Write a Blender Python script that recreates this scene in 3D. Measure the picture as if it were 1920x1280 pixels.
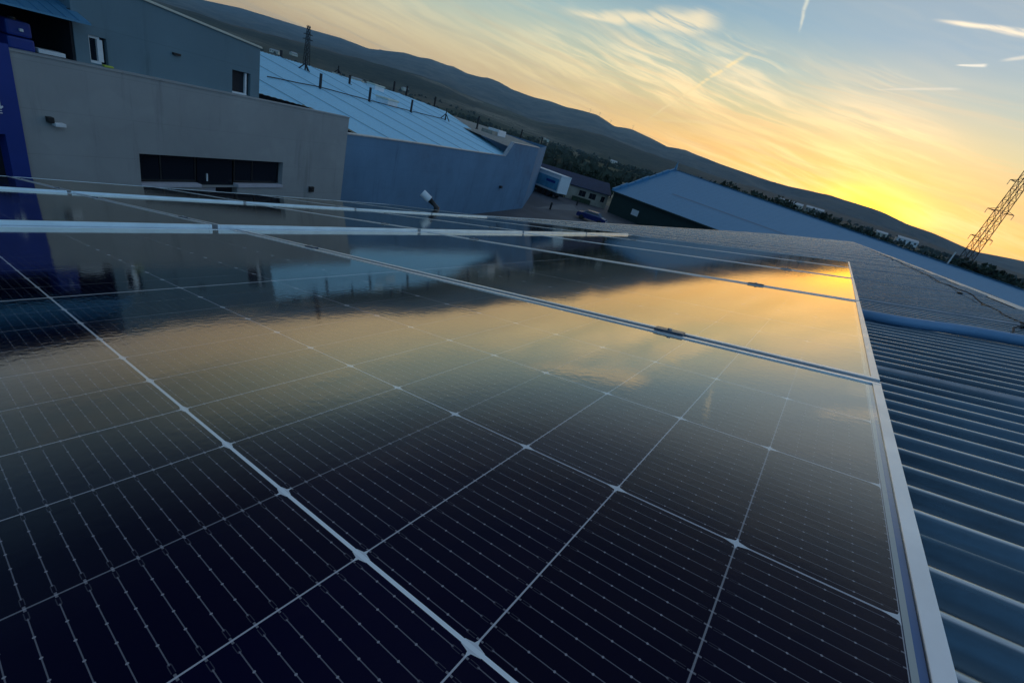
import bpy, bmesh, math, random
from mathutils import Vector, Matrix
random.seed(7)
S = bpy.context.scene
for o in list(bpy.data.objects): bpy.data.objects.remove(o)
COL = S.collection
rad = math.radians

# ------------------------------------------------------------------ camera
CAMZ = 8.2
CX = Vector((0.75956, 0.59205, 0.26935)); CY = Vector((-0.45681, 0.19077, 0.86887)); CZ = Vector((0.46303, -0.78299, 0.41536))
CAM = Vector((0, 0, CAMZ))
cam = bpy.data.cameras.new("camera"); camo = bpy.data.objects.new("camera", cam); COL.objects.link(camo)
camo.matrix_world = Matrix(((CX.x, CY.x, CZ.x, 0), (CX.y, CY.y, CZ.y, 0), (CX.z, CY.z, CZ.z, CAMZ), (0, 0, 0, 1)))
cam.sensor_width = 36; cam.lens = 36 * 828 / 1920; cam.clip_start = 0.02; cam.clip_end = 60000
S.camera = camo
S.render.resolution_x = 1024; S.render.resolution_y = 682
S.view_settings.view_transform = 'Standard'; S.view_settings.look = 'None'; S.view_settings.gamma = 1
S.view_settings.exposure = 0.3

def ray(x, y):
    """direction in the world through photograph point x, y (1920 x 1280): used to measure where a thing stands on its real plane"""
    d = CX * ((x - 960) / 828) - CY * ((y - 640) / 828) - CZ
    return d.normalized()
def on_z(x, y, z):
    d = ray(x, y); return CAM + d * ((z - CAMZ) / d.z)
def azel(az, el, dist):
    a, e = rad(az), rad(el)
    return Vector((math.sin(a) * dist, math.cos(a) * dist, CAMZ + dist * math.tan(e)))

# ------------------------------------------------------------------ node expression helper
class Ex:
    def __init__(s, nt, v): s.nt = nt; s.v = v
    def _op(s, op, *a):
        n = s.nt.nodes.new('ShaderNodeMath'); n.operation = op
        for i, q in enumerate((s,) + a):
            v = q.v if isinstance(q, Ex) else q
            if isinstance(v, (int, float)): n.inputs[i].default_value = v
            else: s.nt.links.new(v, n.inputs[i])
        return Ex(s.nt, n.outputs[0])
    def __add__(s, o): return s._op('ADD', o)
    def __sub__(s, o): return s._op('SUBTRACT', o)
    def __mul__(s, o): return s._op('MULTIPLY', o)
    def __truediv__(s, o): return s._op('DIVIDE', o)
    def pw(s, o): return s._op('POWER', o)
    def absv(s): return s._op('ABSOLUTE')
    def fract(s): return s._op('FRACT')
    def lt(s, o): return s._op('LESS_THAN', o)
    def gt(s, o): return s._op('GREATER_THAN', o)
    def mx(s, o): return s._op('MAXIMUM', o)
    def mn(s, o): return s._op('MINIMUM', o)
    def exp(s): return s._op('EXPONENT')
    def neg(s): return s * -1.0
    def inv(s): return (s * -1.0) + 1.0
    def sat(s): return s.mx(0.0).mn(1.0)
    def smooth(s, a, b):
        n = s.nt.nodes.new('ShaderNodeMapRange'); n.interpolation_type = 'SMOOTHSTEP'
        s.nt.links.new(s.v, n.inputs[0]); n.inputs[1].default_value = a; n.inputs[2].default_value = b
        return Ex(s.nt, n.outputs[0])
def mixc(nt, f, a, b, mode='MIX'):
    n = nt.nodes.new('ShaderNodeMix'); n.data_type = 'RGBA'; n.blend_type = mode
    for i, v in ((0, f), (6, a), (7, b)):
        if isinstance(v, Ex): v = v.v
        if isinstance(v, (int, float)): n.inputs[i].default_value = v
        elif isinstance(v, tuple): n.inputs[i].default_value = (*v, 1)[:4]
        else: nt.links.new(v, n.inputs[i])
    return n.outputs[2]
def ramp(nt, f, stops):
    n = nt.nodes.new('ShaderNodeValToRGB'); cr = n.color_ramp
    while len(cr.elements) < len(stops): cr.elements.new(0.5)
    for e, (p, c) in zip(cr.elements, stops): e.position = p; e.color = (*c, 1)
    nt.links.new(f.v if isinstance(f, Ex) else f, n.inputs[0]); return n.outputs[0]
def noise(nt, vec, scale, detail=4, rough=.5, dist=0.0):
    n = nt.nodes.new('ShaderNodeTexNoise'); n.inputs['Scale'].default_value = scale
    n.inputs['Detail'].default_value = detail; n.inputs['Roughness'].default_value = rough; n.inputs['Distortion'].default_value = dist
    if vec is not None: nt.links.new(vec, n.inputs['Vector'])
    return Ex(nt, n.outputs['Fac'])
def comb(nt, x, y, z):
    n = nt.nodes.new('ShaderNodeCombineXYZ')
    for i, v in enumerate((x, y, z)):
        if isinstance(v, Ex): nt.links.new(v.v, n.inputs[i])
        else: n.inputs[i].default_value = v
    return n.outputs[0]
def sep(nt, v):
    n = nt.nodes.new('ShaderNodeSeparateXYZ'); nt.links.new(v, n.inputs[0])
    return [Ex(nt, n.outputs[i]) for i in range(3)]

# ------------------------------------------------------------------ world: dusk sky
SUN_AZ, SUN_EL = 0.4, 2.6
wd = bpy.data.worlds.new("World"); S.world = wd; wd.use_nodes = True
nt = wd.node_tree; nt.nodes.clear()
tc = nt.nodes.new('ShaderNodeTexCoord'); gx, gy, gz = sep(nt, tc.outputs['Generated'])
DEG = 57.29578
el = gz._op('ARCSINE') * DEG
az = gx._op('ARCTAN2', gy) * DEG
nish = nt.nodes.new('ShaderNodeTexSky'); nish.sky_type = 'NISHITA'; nish.sun_disc = False
nish.sun_elevation = rad(SUN_EL); nish.sun_rotation = rad(SUN_AZ); nish.dust_density = 2.0
ELS = (0, 3, 6, 9, 12.5, 16, 21, 35, 90)
f = (el / 90.0).sat().pw(0.5)
P = [math.sqrt(e / 90) for e in ELS]
near = ramp(nt, f, list(zip(P, [(1.6, .66, .10), (1.5, .74, .11), (1.10, .74, .19), (.70, .67, .36), (.38, .53, .50), (.23, .41, .53), (.26, .37, .46), (.17, .24, .34), (.13, .17, .24)])))
far = ramp(nt, f, list(zip(P, [(1.15, .74, .31), (1.0, .72, .34), (.74, .62, .38), (.47, .55, .45), (.33, .48, .49), (.20, .31, .38), (.12, .18, .26), (.10, .15, .23), (.13, .17, .24)])))
east = ramp(nt, f, list(zip(P, [(.12, .37, .64), (.12, .39, .70), (.13, .41, .75), (.17, .43, .74), (.18, .43, .73), (.17, .42, .72), (.15, .35, .60), (.17, .30, .46), (.13, .17, .24)])))
wn = ((az - SUN_AZ) / 34.0); wn = (wn * wn * -1.0).exp()
we = az.smooth(18, 75).mx((az * -1.0).smooth(70, 100))
sky = mixc(nt, wn, far, near)
sky = mixc(nt, we, sky, east)
# cirrus streaks: long thin wisps, a little steeper than the horizon, thinning out into the blue above
w1 = noise(nt, comb(nt, az * .035, el * .12, 3.0), 1.0, 2) - 0.5
w2 = noise(nt, comb(nt, az * .13, el * .42, 9.0), 1.0, 2) - 0.5
sh = el + az * .15 + w1 * 3.2 + w2 * 1.0
c1 = noise(nt, comb(nt, az * .040 - el * .02, sh * .40, 0.0), 1.6, 5, .6)
c2 = noise(nt, comb(nt, az * .085 + w1 * 1.2, sh * 1.25, 5.0), 1.4, 6, .62)
bound = el + (az + 3.0).mx(0.0) * .60 + (c1 - .5) * 9.0
band = bound.smooth(15.2, 10.8)
band2 = (az * -1.0).smooth(18, 48).inv() * .6 + .4
veil = c1.smooth(.38, .60)
wisp = (c2 * .7 + c1 * .3).smooth(.43, .60)
patch = noise(nt, comb(nt, az * .05, el * .16, 31.0), 1.2, 2).smooth(.30, .58) * .75 + .25
cm = (veil * .50 + wisp * .60).mn(1.0) * patch * (band * band2 * .94 + .06) * we.inv()
cc = mixc(nt, wn, (1.0, .88, .50), (1.5, 1.02, .38))
cc = mixc(nt, el.smooth(6, 12), cc, (1.08, .90, .55))
sky = mixc(nt, cm * .84, sky, cc)
sky = mixc(nt, 1.0, sky, mixc(nt, (az * -1.0).smooth(54, 84) * (el.smooth(1.0, 9) * .45 + .28), (1, 1, 1), (.0, .0, .0)), 'MULTIPLY')
# greyer and deeper orange streaks close to the horizon
dk = noise(nt, comb(nt, az * 0.03, (el + az * .06 + w2 * .8) * 0.95, 1.0), 1.7, 5, .62).smooth(.46, .66) * el.smooth(16, 3) * we.inv()
sky = mixc(nt, dk * .55, sky, mixc(nt, wn, (.58, .52, .36), (1.1, .66, .24)))
# condensation trails
def trail(p0, p1, w, amp, col=(1.0, .86, .55)):
    global sky
    a = azel(p0[0], p0[1], 1) - CAM; b = azel(p1[0], p1[1], 1) - CAM; a.normalize(); b.normalize()
    nn = a.cross(b).normalized(); t = nn.cross(a).normalized(); L = math.atan2(b.dot(t), b.dot(a))
    dot = lambda v: gx * v.x + gy * v.y + gz * v.z
    along = (dot(t)._op('ARCTAN2', dot(a))) / L
    d = (dot(nn) * DEG + w2 * (w * 2.6)).absv()
    width = (along * .7 + .45) * w
    m = (d / width).smooth(1.0, .05) * along.smooth(-.02, .25) * along.smooth(1.04, .85)
    m = m * c2.smooth(.30, .52)
    sky = mixc(nt, m * amp, sky, col)
trail((-3.0, 17.6), (7.5, 17.0), .42, .95, (1.0, .88, .66))
trail((-12.6, 15.2), (-13.3, 19.5), .32, .45, (.95, .90, .66))
trail((-24.2, 4.2), (-16.0, 13.2), .30, .75, (1.05, .82, .40))
trail((0.4, 14.9), (2.6, 15.2), .18, .75, (.95, .93, .80))
trail((-23.6, 5.0), (-14.0, 7.2), .28, .55, (1.05, .80, .36))
trail((-36.5, 12.4), (-19.5, 14.6), 1.05, .8, (.98, .82, .52))
trail((-4.3, 12.3), (2.0, 13.3), .16, .3, (.95, .88, .72))
trail((5.6, 12.9), (9.6, 13.7), .55, .55, (.40, .45, .44))
trail((3.0, 15.6), (6.5, 16.6), .35, .5, (.90, .85, .70))
# glow where the sun has just gone down
a = azel(SUN_AZ, SUN_EL + .2, 1) - CAM; a.normalize()
cosd = gx * a.x + gy * a.y + gz * a.z
ds = cosd.mn(1.0)._op('ARCCOSINE') * DEG
ga = (az - SUN_AZ - .4) / 3.4; gb = (el - 2.7) / 1.7
g1 = ((ga * ga + gb * gb) * -1.0).exp()
g2 = ((ds / 5.5) * -1.0).exp()
sky = mixc(nt, g1 * .9, sky, (1.6, 1.0, .03))
glow = nt.nodes.new('ShaderNodeCombineColor')
nt.links.new((g1 * 1.6 + g2 * .6).v, glow.inputs[0]); nt.links.new((g1 * .7 + g2 * .16).v, glow.inputs[1]); glow.inputs[2].default_value = 0.0
sky = mixc(nt, 1.0, sky, glow.outputs[0], 'ADD')
nb = mixc(nt, 1.0, nish.outputs[0], (.012, .012, .012), 'MULTIPLY')
sky = mixc(nt, 1.0, sky, nb, 'ADD')
sky = mixc(nt, gz.smooth(-.05, 0.0), (.05, .06, .08), sky)
bg = nt.nodes.new('ShaderNodeBackground'); nt.links.new(sky, bg.inputs[0]); bg.inputs[1].default_value = 1.0
wo = nt.nodes.new('ShaderNodeOutputWorld'); nt.links.new(bg.outputs[0], wo.inputs[0])
# ------------------------------------------------------------------ sun, just under the ridge line
sl = bpy.data.lights.new("sun", 'SUN'); sl.energy = 0.35; sl.angle = rad(0.5); sl.color = (1, .62, .28)
so = bpy.data.objects.new("sun", sl); COL.objects.link(so)
sd = azel(SUN_AZ, SUN_EL, 1) - CAM
so.rotation_euler = sd.to_track_quat('Z', 'Y').to_euler()

# ------------------------------------------------------------------ materials
def mat(name, col, rough=.6, metal=0.0, var=.12, scale=3.0, bump=0.0, bscale=40, spec=.5, coords='Object', coat=0.0, dirt=None, streak=0):
    m = bpy.data.materials.new(name); m.use_nodes = True; t = m.node_tree; b = t.nodes['Principled BSDF']
    b.inputs['Roughness'].default_value = rough; b.inputs['Metallic'].default_value = metal
    b.inputs['Specular IOR Level'].default_value = spec; b.inputs['Coat Weight'].default_value = coat
    tcn = t.nodes.new('ShaderNodeTexCoord'); vec = tcn.outputs[coords]
    n = noise(t, vec, scale, 6, .6)
    c = mixc(t, n.smooth(.25, .75), tuple(x * (1 - var) for x in col), tuple(min(1, x * (1 + var)) for x in col))
    if dirt:
        dn = noise(t, vec, scale * .35, 8, .7, .6).smooth(.5, .72)
        c = mixc(t, dn * .5, c, dirt)
    if streak:
        sx_, sy_, sz_ = sep(t, vec)
        sn = noise(t, comb(t, sx_ * 1.6 + sy_, sz_ * .10, 0.0), 1.3, 7, .7).smooth(.50, .72); top_ = noise(t, comb(t, sx_ * .35, sz_ * .25, 4.0), 1.0, 4).smooth(.4, .65)
        c = mixc(t, sn * top_ * streak, c, tuple(q * .55 for q in col))
        jn = ((sz_ / 1.25).fract() - .5).absv().gt(.492); c = mixc(t, jn * .30, c, tuple(q * .6 for q in col))
        pt = noise(t, comb(t, sx_ * .5, sz_ * .5, 11.0), 1.0, 3).smooth(.55, .60); c = mixc(t, pt * .16, c, tuple(min(1, q * 1.3) for q in col))
    t.links.new(c, b.inputs['Base Color'])
    rn = (noise(t, vec, scale * 2.3, 4) - .5) * .18 + rough
    t.links.new(rn.sat().v, b.inputs['Roughness'])
    if bump:
        bn = t.nodes.new('ShaderNodeBump'); bn.inputs['Strength'].default_value = bump; bn.inputs['Distance'].default_value = .01
        t.links.new(noise(t, vec, bscale, 5).v, bn.inputs['Height']); t.links.new(bn.outputs[0], b.inputs['Normal'])
    return m
M = {}
M['alu'] = mat('anodised_aluminium', (.78, .82, .86), .36, .8, .08, 9)
M['dark_alu'] = mat('dark_aluminium', (.16, .18, .22), .35, .8, .1, 20)
M['steel'] = mat('bolt_steel', (.45, .46, .48), .35, .9)
M['back'] = mat('backsheet', (.5, .5, .52), .6)
M['render'] = mat('painted_grey_render', (.33, .335, .335), .85, 0, .07, .5, .15, 30, dirt=(.25, .255, .26), streak=.7)
M['render2'] = mat('painted_slate_render', (.145, .22, .26), .85, 0, .07, .4, .12, 30, dirt=(.12, .14, .16), streak=.7)
M['render3'] = mat('bluish_render', (.12, .23, .36), .85, 0, .10, .35, .15, 25, dirt=(.085, .11, .16), streak=.7)
M['blue'] = mat('blue_paint', (.008, .035, .24), .55, 0, .08, 1)
M['white'] = mat('white_paint', (.72, .74, .76), .55, 0, .06, 4)
M['cream'] = mat('cream_paint', (.62, .60, .50), .6, 0, .08, 2)
M['tan'] = mat('weathered_cream_wall', (.32, .29, .24), .85, 0, .2, .8, dirt=(.2, .18, .16))
M['dark'] = mat('dark_interior_and_shade', (.010, .012, .018), .8, 0, .3, 2)
M['blackpl'] = mat('black_plastic', (.015, .015, .017), .45, 0, .1, 10)
M['greyroof'] = mat('weathered_grey_roof', (.15, .18, .19), .6, .2, .2, .6, .3, 10, dirt=(.10, .12, .12))
M['darkroof'] = mat('dark_blue_tiles', (.018, .03, .07), .7, 0, .2, 1.5, .4, 8)
M['green'] = mat('dark_green_cladding', (.012, .035, .032), .6, 0, .15, 1)
M['sill'] = mat('pale_stone_sill', (.46, .45, .50), .7, 0, .08, 5)
M['asphalt'] = mat('asphalt', (.06, .065, .08), .75, 0, .3, .15, .3, 20, dirt=(.10, .10, .11))
M['tyre'] = mat('tyre_rubber', (.012, .012, .013), .7)
M['carblue'] = mat('blue_car_paint', (.005, .014, .11), .25, 0, .03, 3, coat=.5)
M['carwhite'] = mat('white_car_paint', (.7, .72, .75), .25, 0, .03, 3, coat=.5)
M['scrub'] = mat('olive_scrub', (.042, .054, .036), .8, 0, .4, .05)
M['bark'] = mat('bark', (.06, .045, .035), .9)
M['leaf'] = mat('dark_leaves', (.018, .036, .018), .75, 0, .5, 1.5)
M['lattice'] = mat('galvanised_lattice', (.025, .025, .028), .85, 0, .15, 2)
M['pvc'] = mat('pale_blue_pipe', (.17, .34, .55), .4, 0, .12, 3, dirt=(.12, .24, .40))
M['rope'] = mat('black_rope', (.02, .022, .028), .8)
M['lime'] = mat('lime_cloth', (.42, .50, .08), .8)
M['ochre'] = mat('ochre_boards', (.30, .22, .10), .8, 0, .2, 2)
def glass_mat():
    m = bpy.data.materials.new('window_glass'); m.use_nodes = True; b = m.node_tree.nodes['Principled BSDF']
    b.inputs['Base Color'].default_value = (.008, .012, .02, 1); b.inputs['Roughness'].default_value = .08; b.inputs['Specular IOR Level'].default_value = .45
    return m
M['glass'] = glass_mat()

def metal_roof(name, col, rough, metal, var, dirt, seam=None, painted_rib_light=False):
    m = bpy.data.materials.new(name); m.use_nodes = True; t = m.node_tree; b = t.nodes['Principled BSDF']
    b.inputs['Metallic'].default_value = metal
    tcn = t.nodes.new('ShaderNodeTexCoord'); vec = tcn.outputs['Object']; x, y, z = sep(t, vec)
    n = noise(t, comb(t, x * 3.0, y * 9.0, z), 1.0, 7, .65)
    c = mixc(t, n.smooth(.25, .75), tuple(q * (1 - var) for q in col), tuple(q * (1 + var) for q in col))
    d = noise(t, comb(t, x * .8, y * 2.2, z), 1.4, 8, .7, .8).smooth(.48, .75)
    c = mixc(t, d * .6, c, dirt)
    fine = noise(t, vec, 55, 5, .7).smooth(.62, .8)
    c = mixc(t, fine * .12, c, tuple(q * .5 for q in dirt))
    if painted_rib_light:
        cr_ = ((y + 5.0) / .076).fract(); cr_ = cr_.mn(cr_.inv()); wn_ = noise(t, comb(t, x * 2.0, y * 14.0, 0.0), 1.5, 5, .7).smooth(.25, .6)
        c = mixc(t, cr_.smooth(.085, .02) * (wn_ * .6 + .4) * .75, c, (.62, .70, .76)); c = mixc(t, cr_.smooth(.26, .40) * .45, c, tuple(q * .45 for q in col))  # sky highlights painted along the rib crests, valleys between them painted darker
    if seam:
        sf = ((x - 15.9) / seam).fract(); c = mixc(t, sf.lt(.045) * .75, c, tuple(q * .35 for q in col)); c = mixc(t, (sf - .07).absv().lt(.02) * .4, c, tuple(min(1, q * 1.3) for q in col))
    t.links.new(c, b.inputs['Base Color'])
    t.links.new((n * .18 + rough - .09).v, b.inputs['Roughness'])
    bn = t.nodes.new('ShaderNodeBump'); bn.inputs['Strength'].default_value = .25; bn.inputs['Distance'].default_value = .004
    t.links.new(noise(t, comb(t, x * 2.0, y * 6.0, z), 6, 4).v, bn.inputs['Height']); t.links.new(bn.outputs[0], b.inputs['Normal'])
    return m
M['sheet'] = metal_roof('corrugated_blue_grey_sheet', (.075, .155, .225), .27, .78, .32, (.07, .10, .13), painted_rib_light=True)
M['sheet2'] = metal_roof('light_blue_roof_sheet', (.36, .72, .92), .42, .25, .07, (.28, .58, .78), seam=3.4)
M['sheet3'] = metal_roof('blue_hall_sheet', (.09, .27, .44), .42, .35, .08, (.08, .22, .36))
M['ridge'] = metal_roof('pale_ridge_cap', (.42, .47, .52), .4, .5, .15, (.3, .34, .38))

PITCH, HALF, MARG, GAPC = .184, .0931, .0205, .006
PLEN = 24 * HALF + GAPC - 0.0 + 2 * MARG; PWID = 6 * PITCH + 2 * MARG
def laminate_mat():
    """half-cut mono cells, sixteen round wires per cell, under slightly textured solar glass; object x runs -length, y across"""
    m = bpy.data.materials.new('solar_cells_under_glass'); m.use_nodes = True; t = m.node_tree; b = t.nodes['Principled BSDF']
    tcn = t.nodes.new('ShaderNodeTexCoord'); vec = tcn.outputs['Object']; x, y, z = sep(t, vec)
    s = x * -1.0 - MARG; w = y - MARG
    half2 = s.gt(12 * HALF + GAPC / 2)
    s1 = s - half2 * GAPC
    inC = (s - (12 * HALF + GAPC / 2)).absv().lt(GAPC / 2)          # the wider gap in the middle of the module
    cs = (s1 / HALF).fract(); ds_ = cs.mn(cs.inv()) * HALF          # distance to nearest half-cell joint
    ds_ = ds_ * inC.inv()
    kw = (w / PITCH); cw = kw.fract(); dw = cw.mn(cw.inv()) * PITCH
    ci = kw + .5; ci = ci._op('FLOOR')
    wide = (ci - 2.0).absv().lt(.5)
    lineS = ds_.lt(.00055)
    lineW = (dw - wide * .0005).lt(.0008)
    cham = (ds_ * .6 + dw).lt(.0056) * (ds_ * .3 + dw * 1.0).lt(.0031)
    wing = wide * (ds_.lt(.0068)) * (dw + ds_ * .25).lt(.0033)
    cham2 = (dw * .35 + ds_).lt(.0023) * dw.lt(.0085)
    outside = s.lt(0.0).mx(s.gt(24 * HALF + GAPC)).mx(w.lt(0.0)).mx(w.gt(6 * PITCH))
    # wires
    wc = (cw * 16.0).fract() - .5; dwire = wc.absv() * (PITCH / 16)
    loop = ds_.lt(.0085)
    wire = dwire.lt(.00027) * loop.inv()
    wire2 = (dwire - .0008).absv().lt(.0002) * loop * ds_.gt(.003)
    tip = (dwire + (ds_ - .0088).absv() * .9).lt(.0009)
    pd = ((cs * 6.0).fract() - .5).absv() * (HALF / 6)
    pad = (dwire * dwire + pd * pd).lt(.00000050) * loop.inv()
    stub = dwire.lt(.0006) * ds_.lt(.0022)
    backw = mixc(t, 1.0, (.50, .56, .66), (1, 1, 1), 'MULTIPLY')
    n1 = noise(t, vec, 3.0, 3)
    # every cell its own slightly different blue black
    cid = comb(t, (s1 / HALF)._op('FLOOR'), kw._op('FLOOR'), 0.0)
    wnn = t.nodes.new('ShaderNodeTexWhiteNoise'); t.links.new(cid, wnn.inputs['Vector'])
    cell = mixc(t, Ex(t, wnn.outputs['Value']), (.0016, .0018, .017), (.0026, .0030, .026))
    c = mixc(t, wire.mx(wire2 * .35) * .8, cell, (.22, .215, .25))
    c = mixc(t, pad.mx(tip * .3).mx(stub * .6), c, (.36, .34, .38))
    wl = t.nodes.new('ShaderNodeTexWhiteNoise'); wl.noise_dimensions = '1D'; t.links.new((s1 / HALF + .5)._op('FLOOR').v, wl.inputs['W'])
    c = mixc(t, lineS * (Ex(t, wl.outputs['Value']) * .65 + .35), c, (.60, .59, .64))
    c = mixc(t, lineW, c, (.52, .52, .58))
    c = mixc(t, inC.mx(cham).mx(cham2).mx(wing), c, (.74, .76, .80))
    c = mixc(t, lineW * wide, c, (.92, .96, .99))
    c = mixc(t, outside, c, (.52, .54, .52))
    edge = s.mn(s * -1.0 + (24 * HALF + GAPC))
    c = mixc(t, edge.lt(-.0042), c, (.13, .21, .40)); c = mixc(t, edge.lt(-.0084), c, (.04, .05, .08)); c = mixc(t, (edge + .0003).absv().lt(.0003), c, (.05, .06, .10))  # bluish shadow band and dark gap beside the frame lip, put into the colour
    dust = noise(t, vec, 2.2, 8, .7, .4).smooth(.45, .85)
    c = mixc(t, dust * .004, c, (.35, .33, .30))
    speck = noise(t, vec, 260, 2, .5).smooth(.80, .84)
    c = mixc(t, speck * .12, c, (.30, .30, .32))
    t.links.new(c, b.inputs['Base Color'])
    b.inputs['Specular IOR Level'].default_value = 0.0; b.inputs['Roughness'].default_value = .7
    bn = t.nodes.new('ShaderNodeBump'); bn.inputs['Strength'].default_value = .24; bn.inputs['Distance'].default_value = .001
    h = noise(t, comb(t, x * 1.0, y * 1.0, 0.0), 90, 3).__mul__(.35) + noise(t, comb(t, x * 1.0, y * 1.0, 0.0), 9, 2) * .6
    t.links.new(h.v, bn.inputs['Height'])
    # anti-reflective glass: almost no mirror from above, a strong one at a low angle
    lw = t.nodes.new('ShaderNodeLayerWeight'); lw.inputs['Blend'].default_value = .5; t.links.new(bn.outputs[0], lw.inputs['Normal'])
    g_ = lambda v: (v, v, v)
    fr = ramp(t, lw.outputs['Facing'], [(0, g_(.006)), (.257, g_(.009)), (.357, g_(.016)), (.441, g_(.038)), (.53, g_(.12)), (.61, g_(.27)), (.69, g_(.43)), (.79, g_(.58)), (.88, g_(.72)), (1, g_(.95))])
    gl = t.nodes.new('ShaderNodeBsdfAnisotropic') if hasattr(bpy.types, 'ShaderNodeBsdfAnisotropic') else t.nodes.new('ShaderNodeBsdfGlossy')
    gl.inputs['Color'].default_value = (1, .93, .82, 1); t.links.new((dust * .06 + .045).v, gl.inputs['Roughness']); t.links.new(bn.outputs[0], gl.inputs['Normal'])
    mx_ = t.nodes.new('ShaderNodeMixShader'); t.links.new(fr, mx_.inputs[0]); t.links.new(b.outputs[0], mx_.inputs[1]); t.links.new(gl.outputs[0], mx_.inputs[2])
    t.links.new(mx_.outputs[0], t.nodes['Material Output'].inputs['Surface'])
    return m
M['cells'] = laminate_mat()

# ------------------------------------------------------------------ object helpers
def empty(name, label, cat, M4=None, group=None):
    o = bpy.data.objects.new(name, None); COL.objects.link(o); o.empty_display_size = .2
    o.matrix_world = M4 if M4 is not None else Matrix()
    o['label'] = label; o['category'] = cat
    if group: o['group'] = group
    return o
def tag(o, label=None, cat=None, group=None, kind=None):
    for k_, v in (('label', label), ('category', cat), ('group', group), ('kind', kind)):
        if v: o[k_] = v
    return o
class MB:
    def __init__(s): s.v = []; s.f = []; s.sm = False
    def quad(s, *p): i = len(s.v); s.v += [tuple(q) for q in p]; s.f.append(tuple(range(i, i + len(p)))); return s
    def box(s, x0, x1, y0, y1, z0, z1, T=None):
        i = len(s.v); c = [Vector((x, y, z)) for z in (z0, z1) for y in (y0, y1) for x in (x0, x1)]
        if T is not None: c = [T @ q for q in c]
        s.v += [tuple(q) for q in c]
        s.f += [tuple(i + k for k in q) for q in ((0, 2, 3, 1), (4, 5, 7, 6), (0, 1, 5, 4), (2, 6, 7, 3), (0, 4, 6, 2), (1, 3, 7, 5))]; return s
    def tube(s, pts, r, n=8, r2=None, cap=True):
        pts = [Vector(p) for p in pts]; i0 = len(s.v); m_ = len(pts)
        for k, p in enumerate(pts):
            d = (pts[min(k + 1, m_ - 1)] - pts[max(k - 1, 0)]).normalized()
            up = Vector((0, 0, 1)) if abs(d.z) < .9 else Vector((1, 0, 0))
            a = d.cross(up).normalized(); b = d.cross(a)
            rr = r if r2 is None else r + (r2 - r) * k / (m_ - 1)
            for j in range(n):
                t = 2 * math.pi * j / n; s.v.append(tuple(p + (a * math.cos(t) + b * math.sin(t)) * rr))
        for k in range(m_ - 1):
            for j in range(n):
                a = i0 + k * n + j; b = i0 + k * n + (j + 1) % n
                s.f.append((a, b, b + n, a + n))
        if cap:
            s.f.append(tuple(i0 + j for j in range(n))[::-1]); s.f.append(tuple(i0 + (m_ - 1) * n + j for j in range(n)))
        return s
    def build(s, name, m, parent=None, smooth=False, bevel=0, fix=True):
        me = bpy.data.meshes.new(name); me.from_pydata(s.v, [], s.f); me.materials.append(m)
        if fix:
            bm = bmesh.new(); bm.from_mesh(me)
            if bevel:
                bmesh.ops.remove_doubles(bm, verts=bm.verts, dist=1e-5)
                bmesh.ops.bevel(bm, geom=[e for e in bm.edges if len(e.link_faces) == 2 and e.calc_face_angle(0) > .7], offset=bevel, segments=2, affect='EDGES', profile=.6)
            bmesh.ops.recalc_face_normals(bm, faces=bm.faces); bm.to_mesh(me); bm.free()
        if smooth: me.polygons.foreach_set('use_smooth', [True] * len(me.polygons))
        o = bpy.data.objects.new(name, me); COL.objects.link(o)
        if parent is not None: o.parent = parent
        return o
def copy_tree(o, parent=None, M4=None):
    c = o.copy(); COL.objects.link(c); c.parent = parent
    if M4 is not None: c.matrix_world = M4
    for ch in list(o.children): copy_tree(ch, c)
    return c

# ------------------------------------------------------------------ the roof we stand on; local frame x = up the slope, y = along the ridge, z = off the roof
U = Vector((-.97429, -.00179, -.22527)); V = Vector((0, .99997, -.00794)); N = Vector((-.22528, .00773, .97426))
C0 = (-.10007, -.13698, .21552)
ORG = CAM - U * C0[0] - V * C0[1] - N * C0[2]
RF = Matrix(((-U.x, V.x, N.x, ORG.x), (-U.y, V.y, N.y, ORG.y), (-U.z, V.z, N.z, ORG.z), (0, 0, 0, 1)))
def roofpt(u, v, h): return ORG + U * u + V * v + N * h
def roofM(u, v, h, tilt=0.0): return RF @ Matrix.Translation((-u, v, h)) @ Matrix.Rotation(tilt, 4, 'Y')

HR = -.130          # crest height of the sheet, below the glass plane
wh = empty('warehouse', 'long warehouse under corrugated blue grey sheeting that carries the solar panels', 'building', RF.copy())
RIDGE_U, EAVE_U, V0, V1 = -1.21, 6.80, -5.0, 95.0
def corr(u0, u1, dz1=0.0, sheet=.912, pitch=.076, v0=V0, v1=V1, useg=(0, 1)):
    mb = MB(); prof = [(0, 0), (.004, -.0003), (.008, -.0015), (.013, -.0045), (.019, -.0105), (.025, -.0155), (.032, -.018), (.044, -.018), (.051, -.0155), (.057, -.0105), (.063, -.0045), (.068, -.0015), (.072, -.0003)]
    rows = []; v = v0
    k = 0
    while v < v1:
        step = .009 if int((v - v0) / sheet) % 2 else 0.0
        for (dv, dh) in prof: rows.append((v + dv, dh + step))
        v += pitch; k += 1
    m_ = len(useg)
    for (vv, hh) in rows:
        for t in useg:
            u = u0 + (u1 - u0) * t
            mb.v.append((-u, vv, HR + hh + dz1 * t))
    for i in range(len(rows) - 1):
        for j in range(m_ - 1):
            a = i * m_ + j; mb.f.append((a, a + m_, a + m_ + 1, a + 1))
    return mb
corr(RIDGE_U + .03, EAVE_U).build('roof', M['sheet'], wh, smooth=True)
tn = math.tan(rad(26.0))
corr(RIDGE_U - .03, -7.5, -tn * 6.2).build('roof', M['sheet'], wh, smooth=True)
mb = MB()
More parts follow.
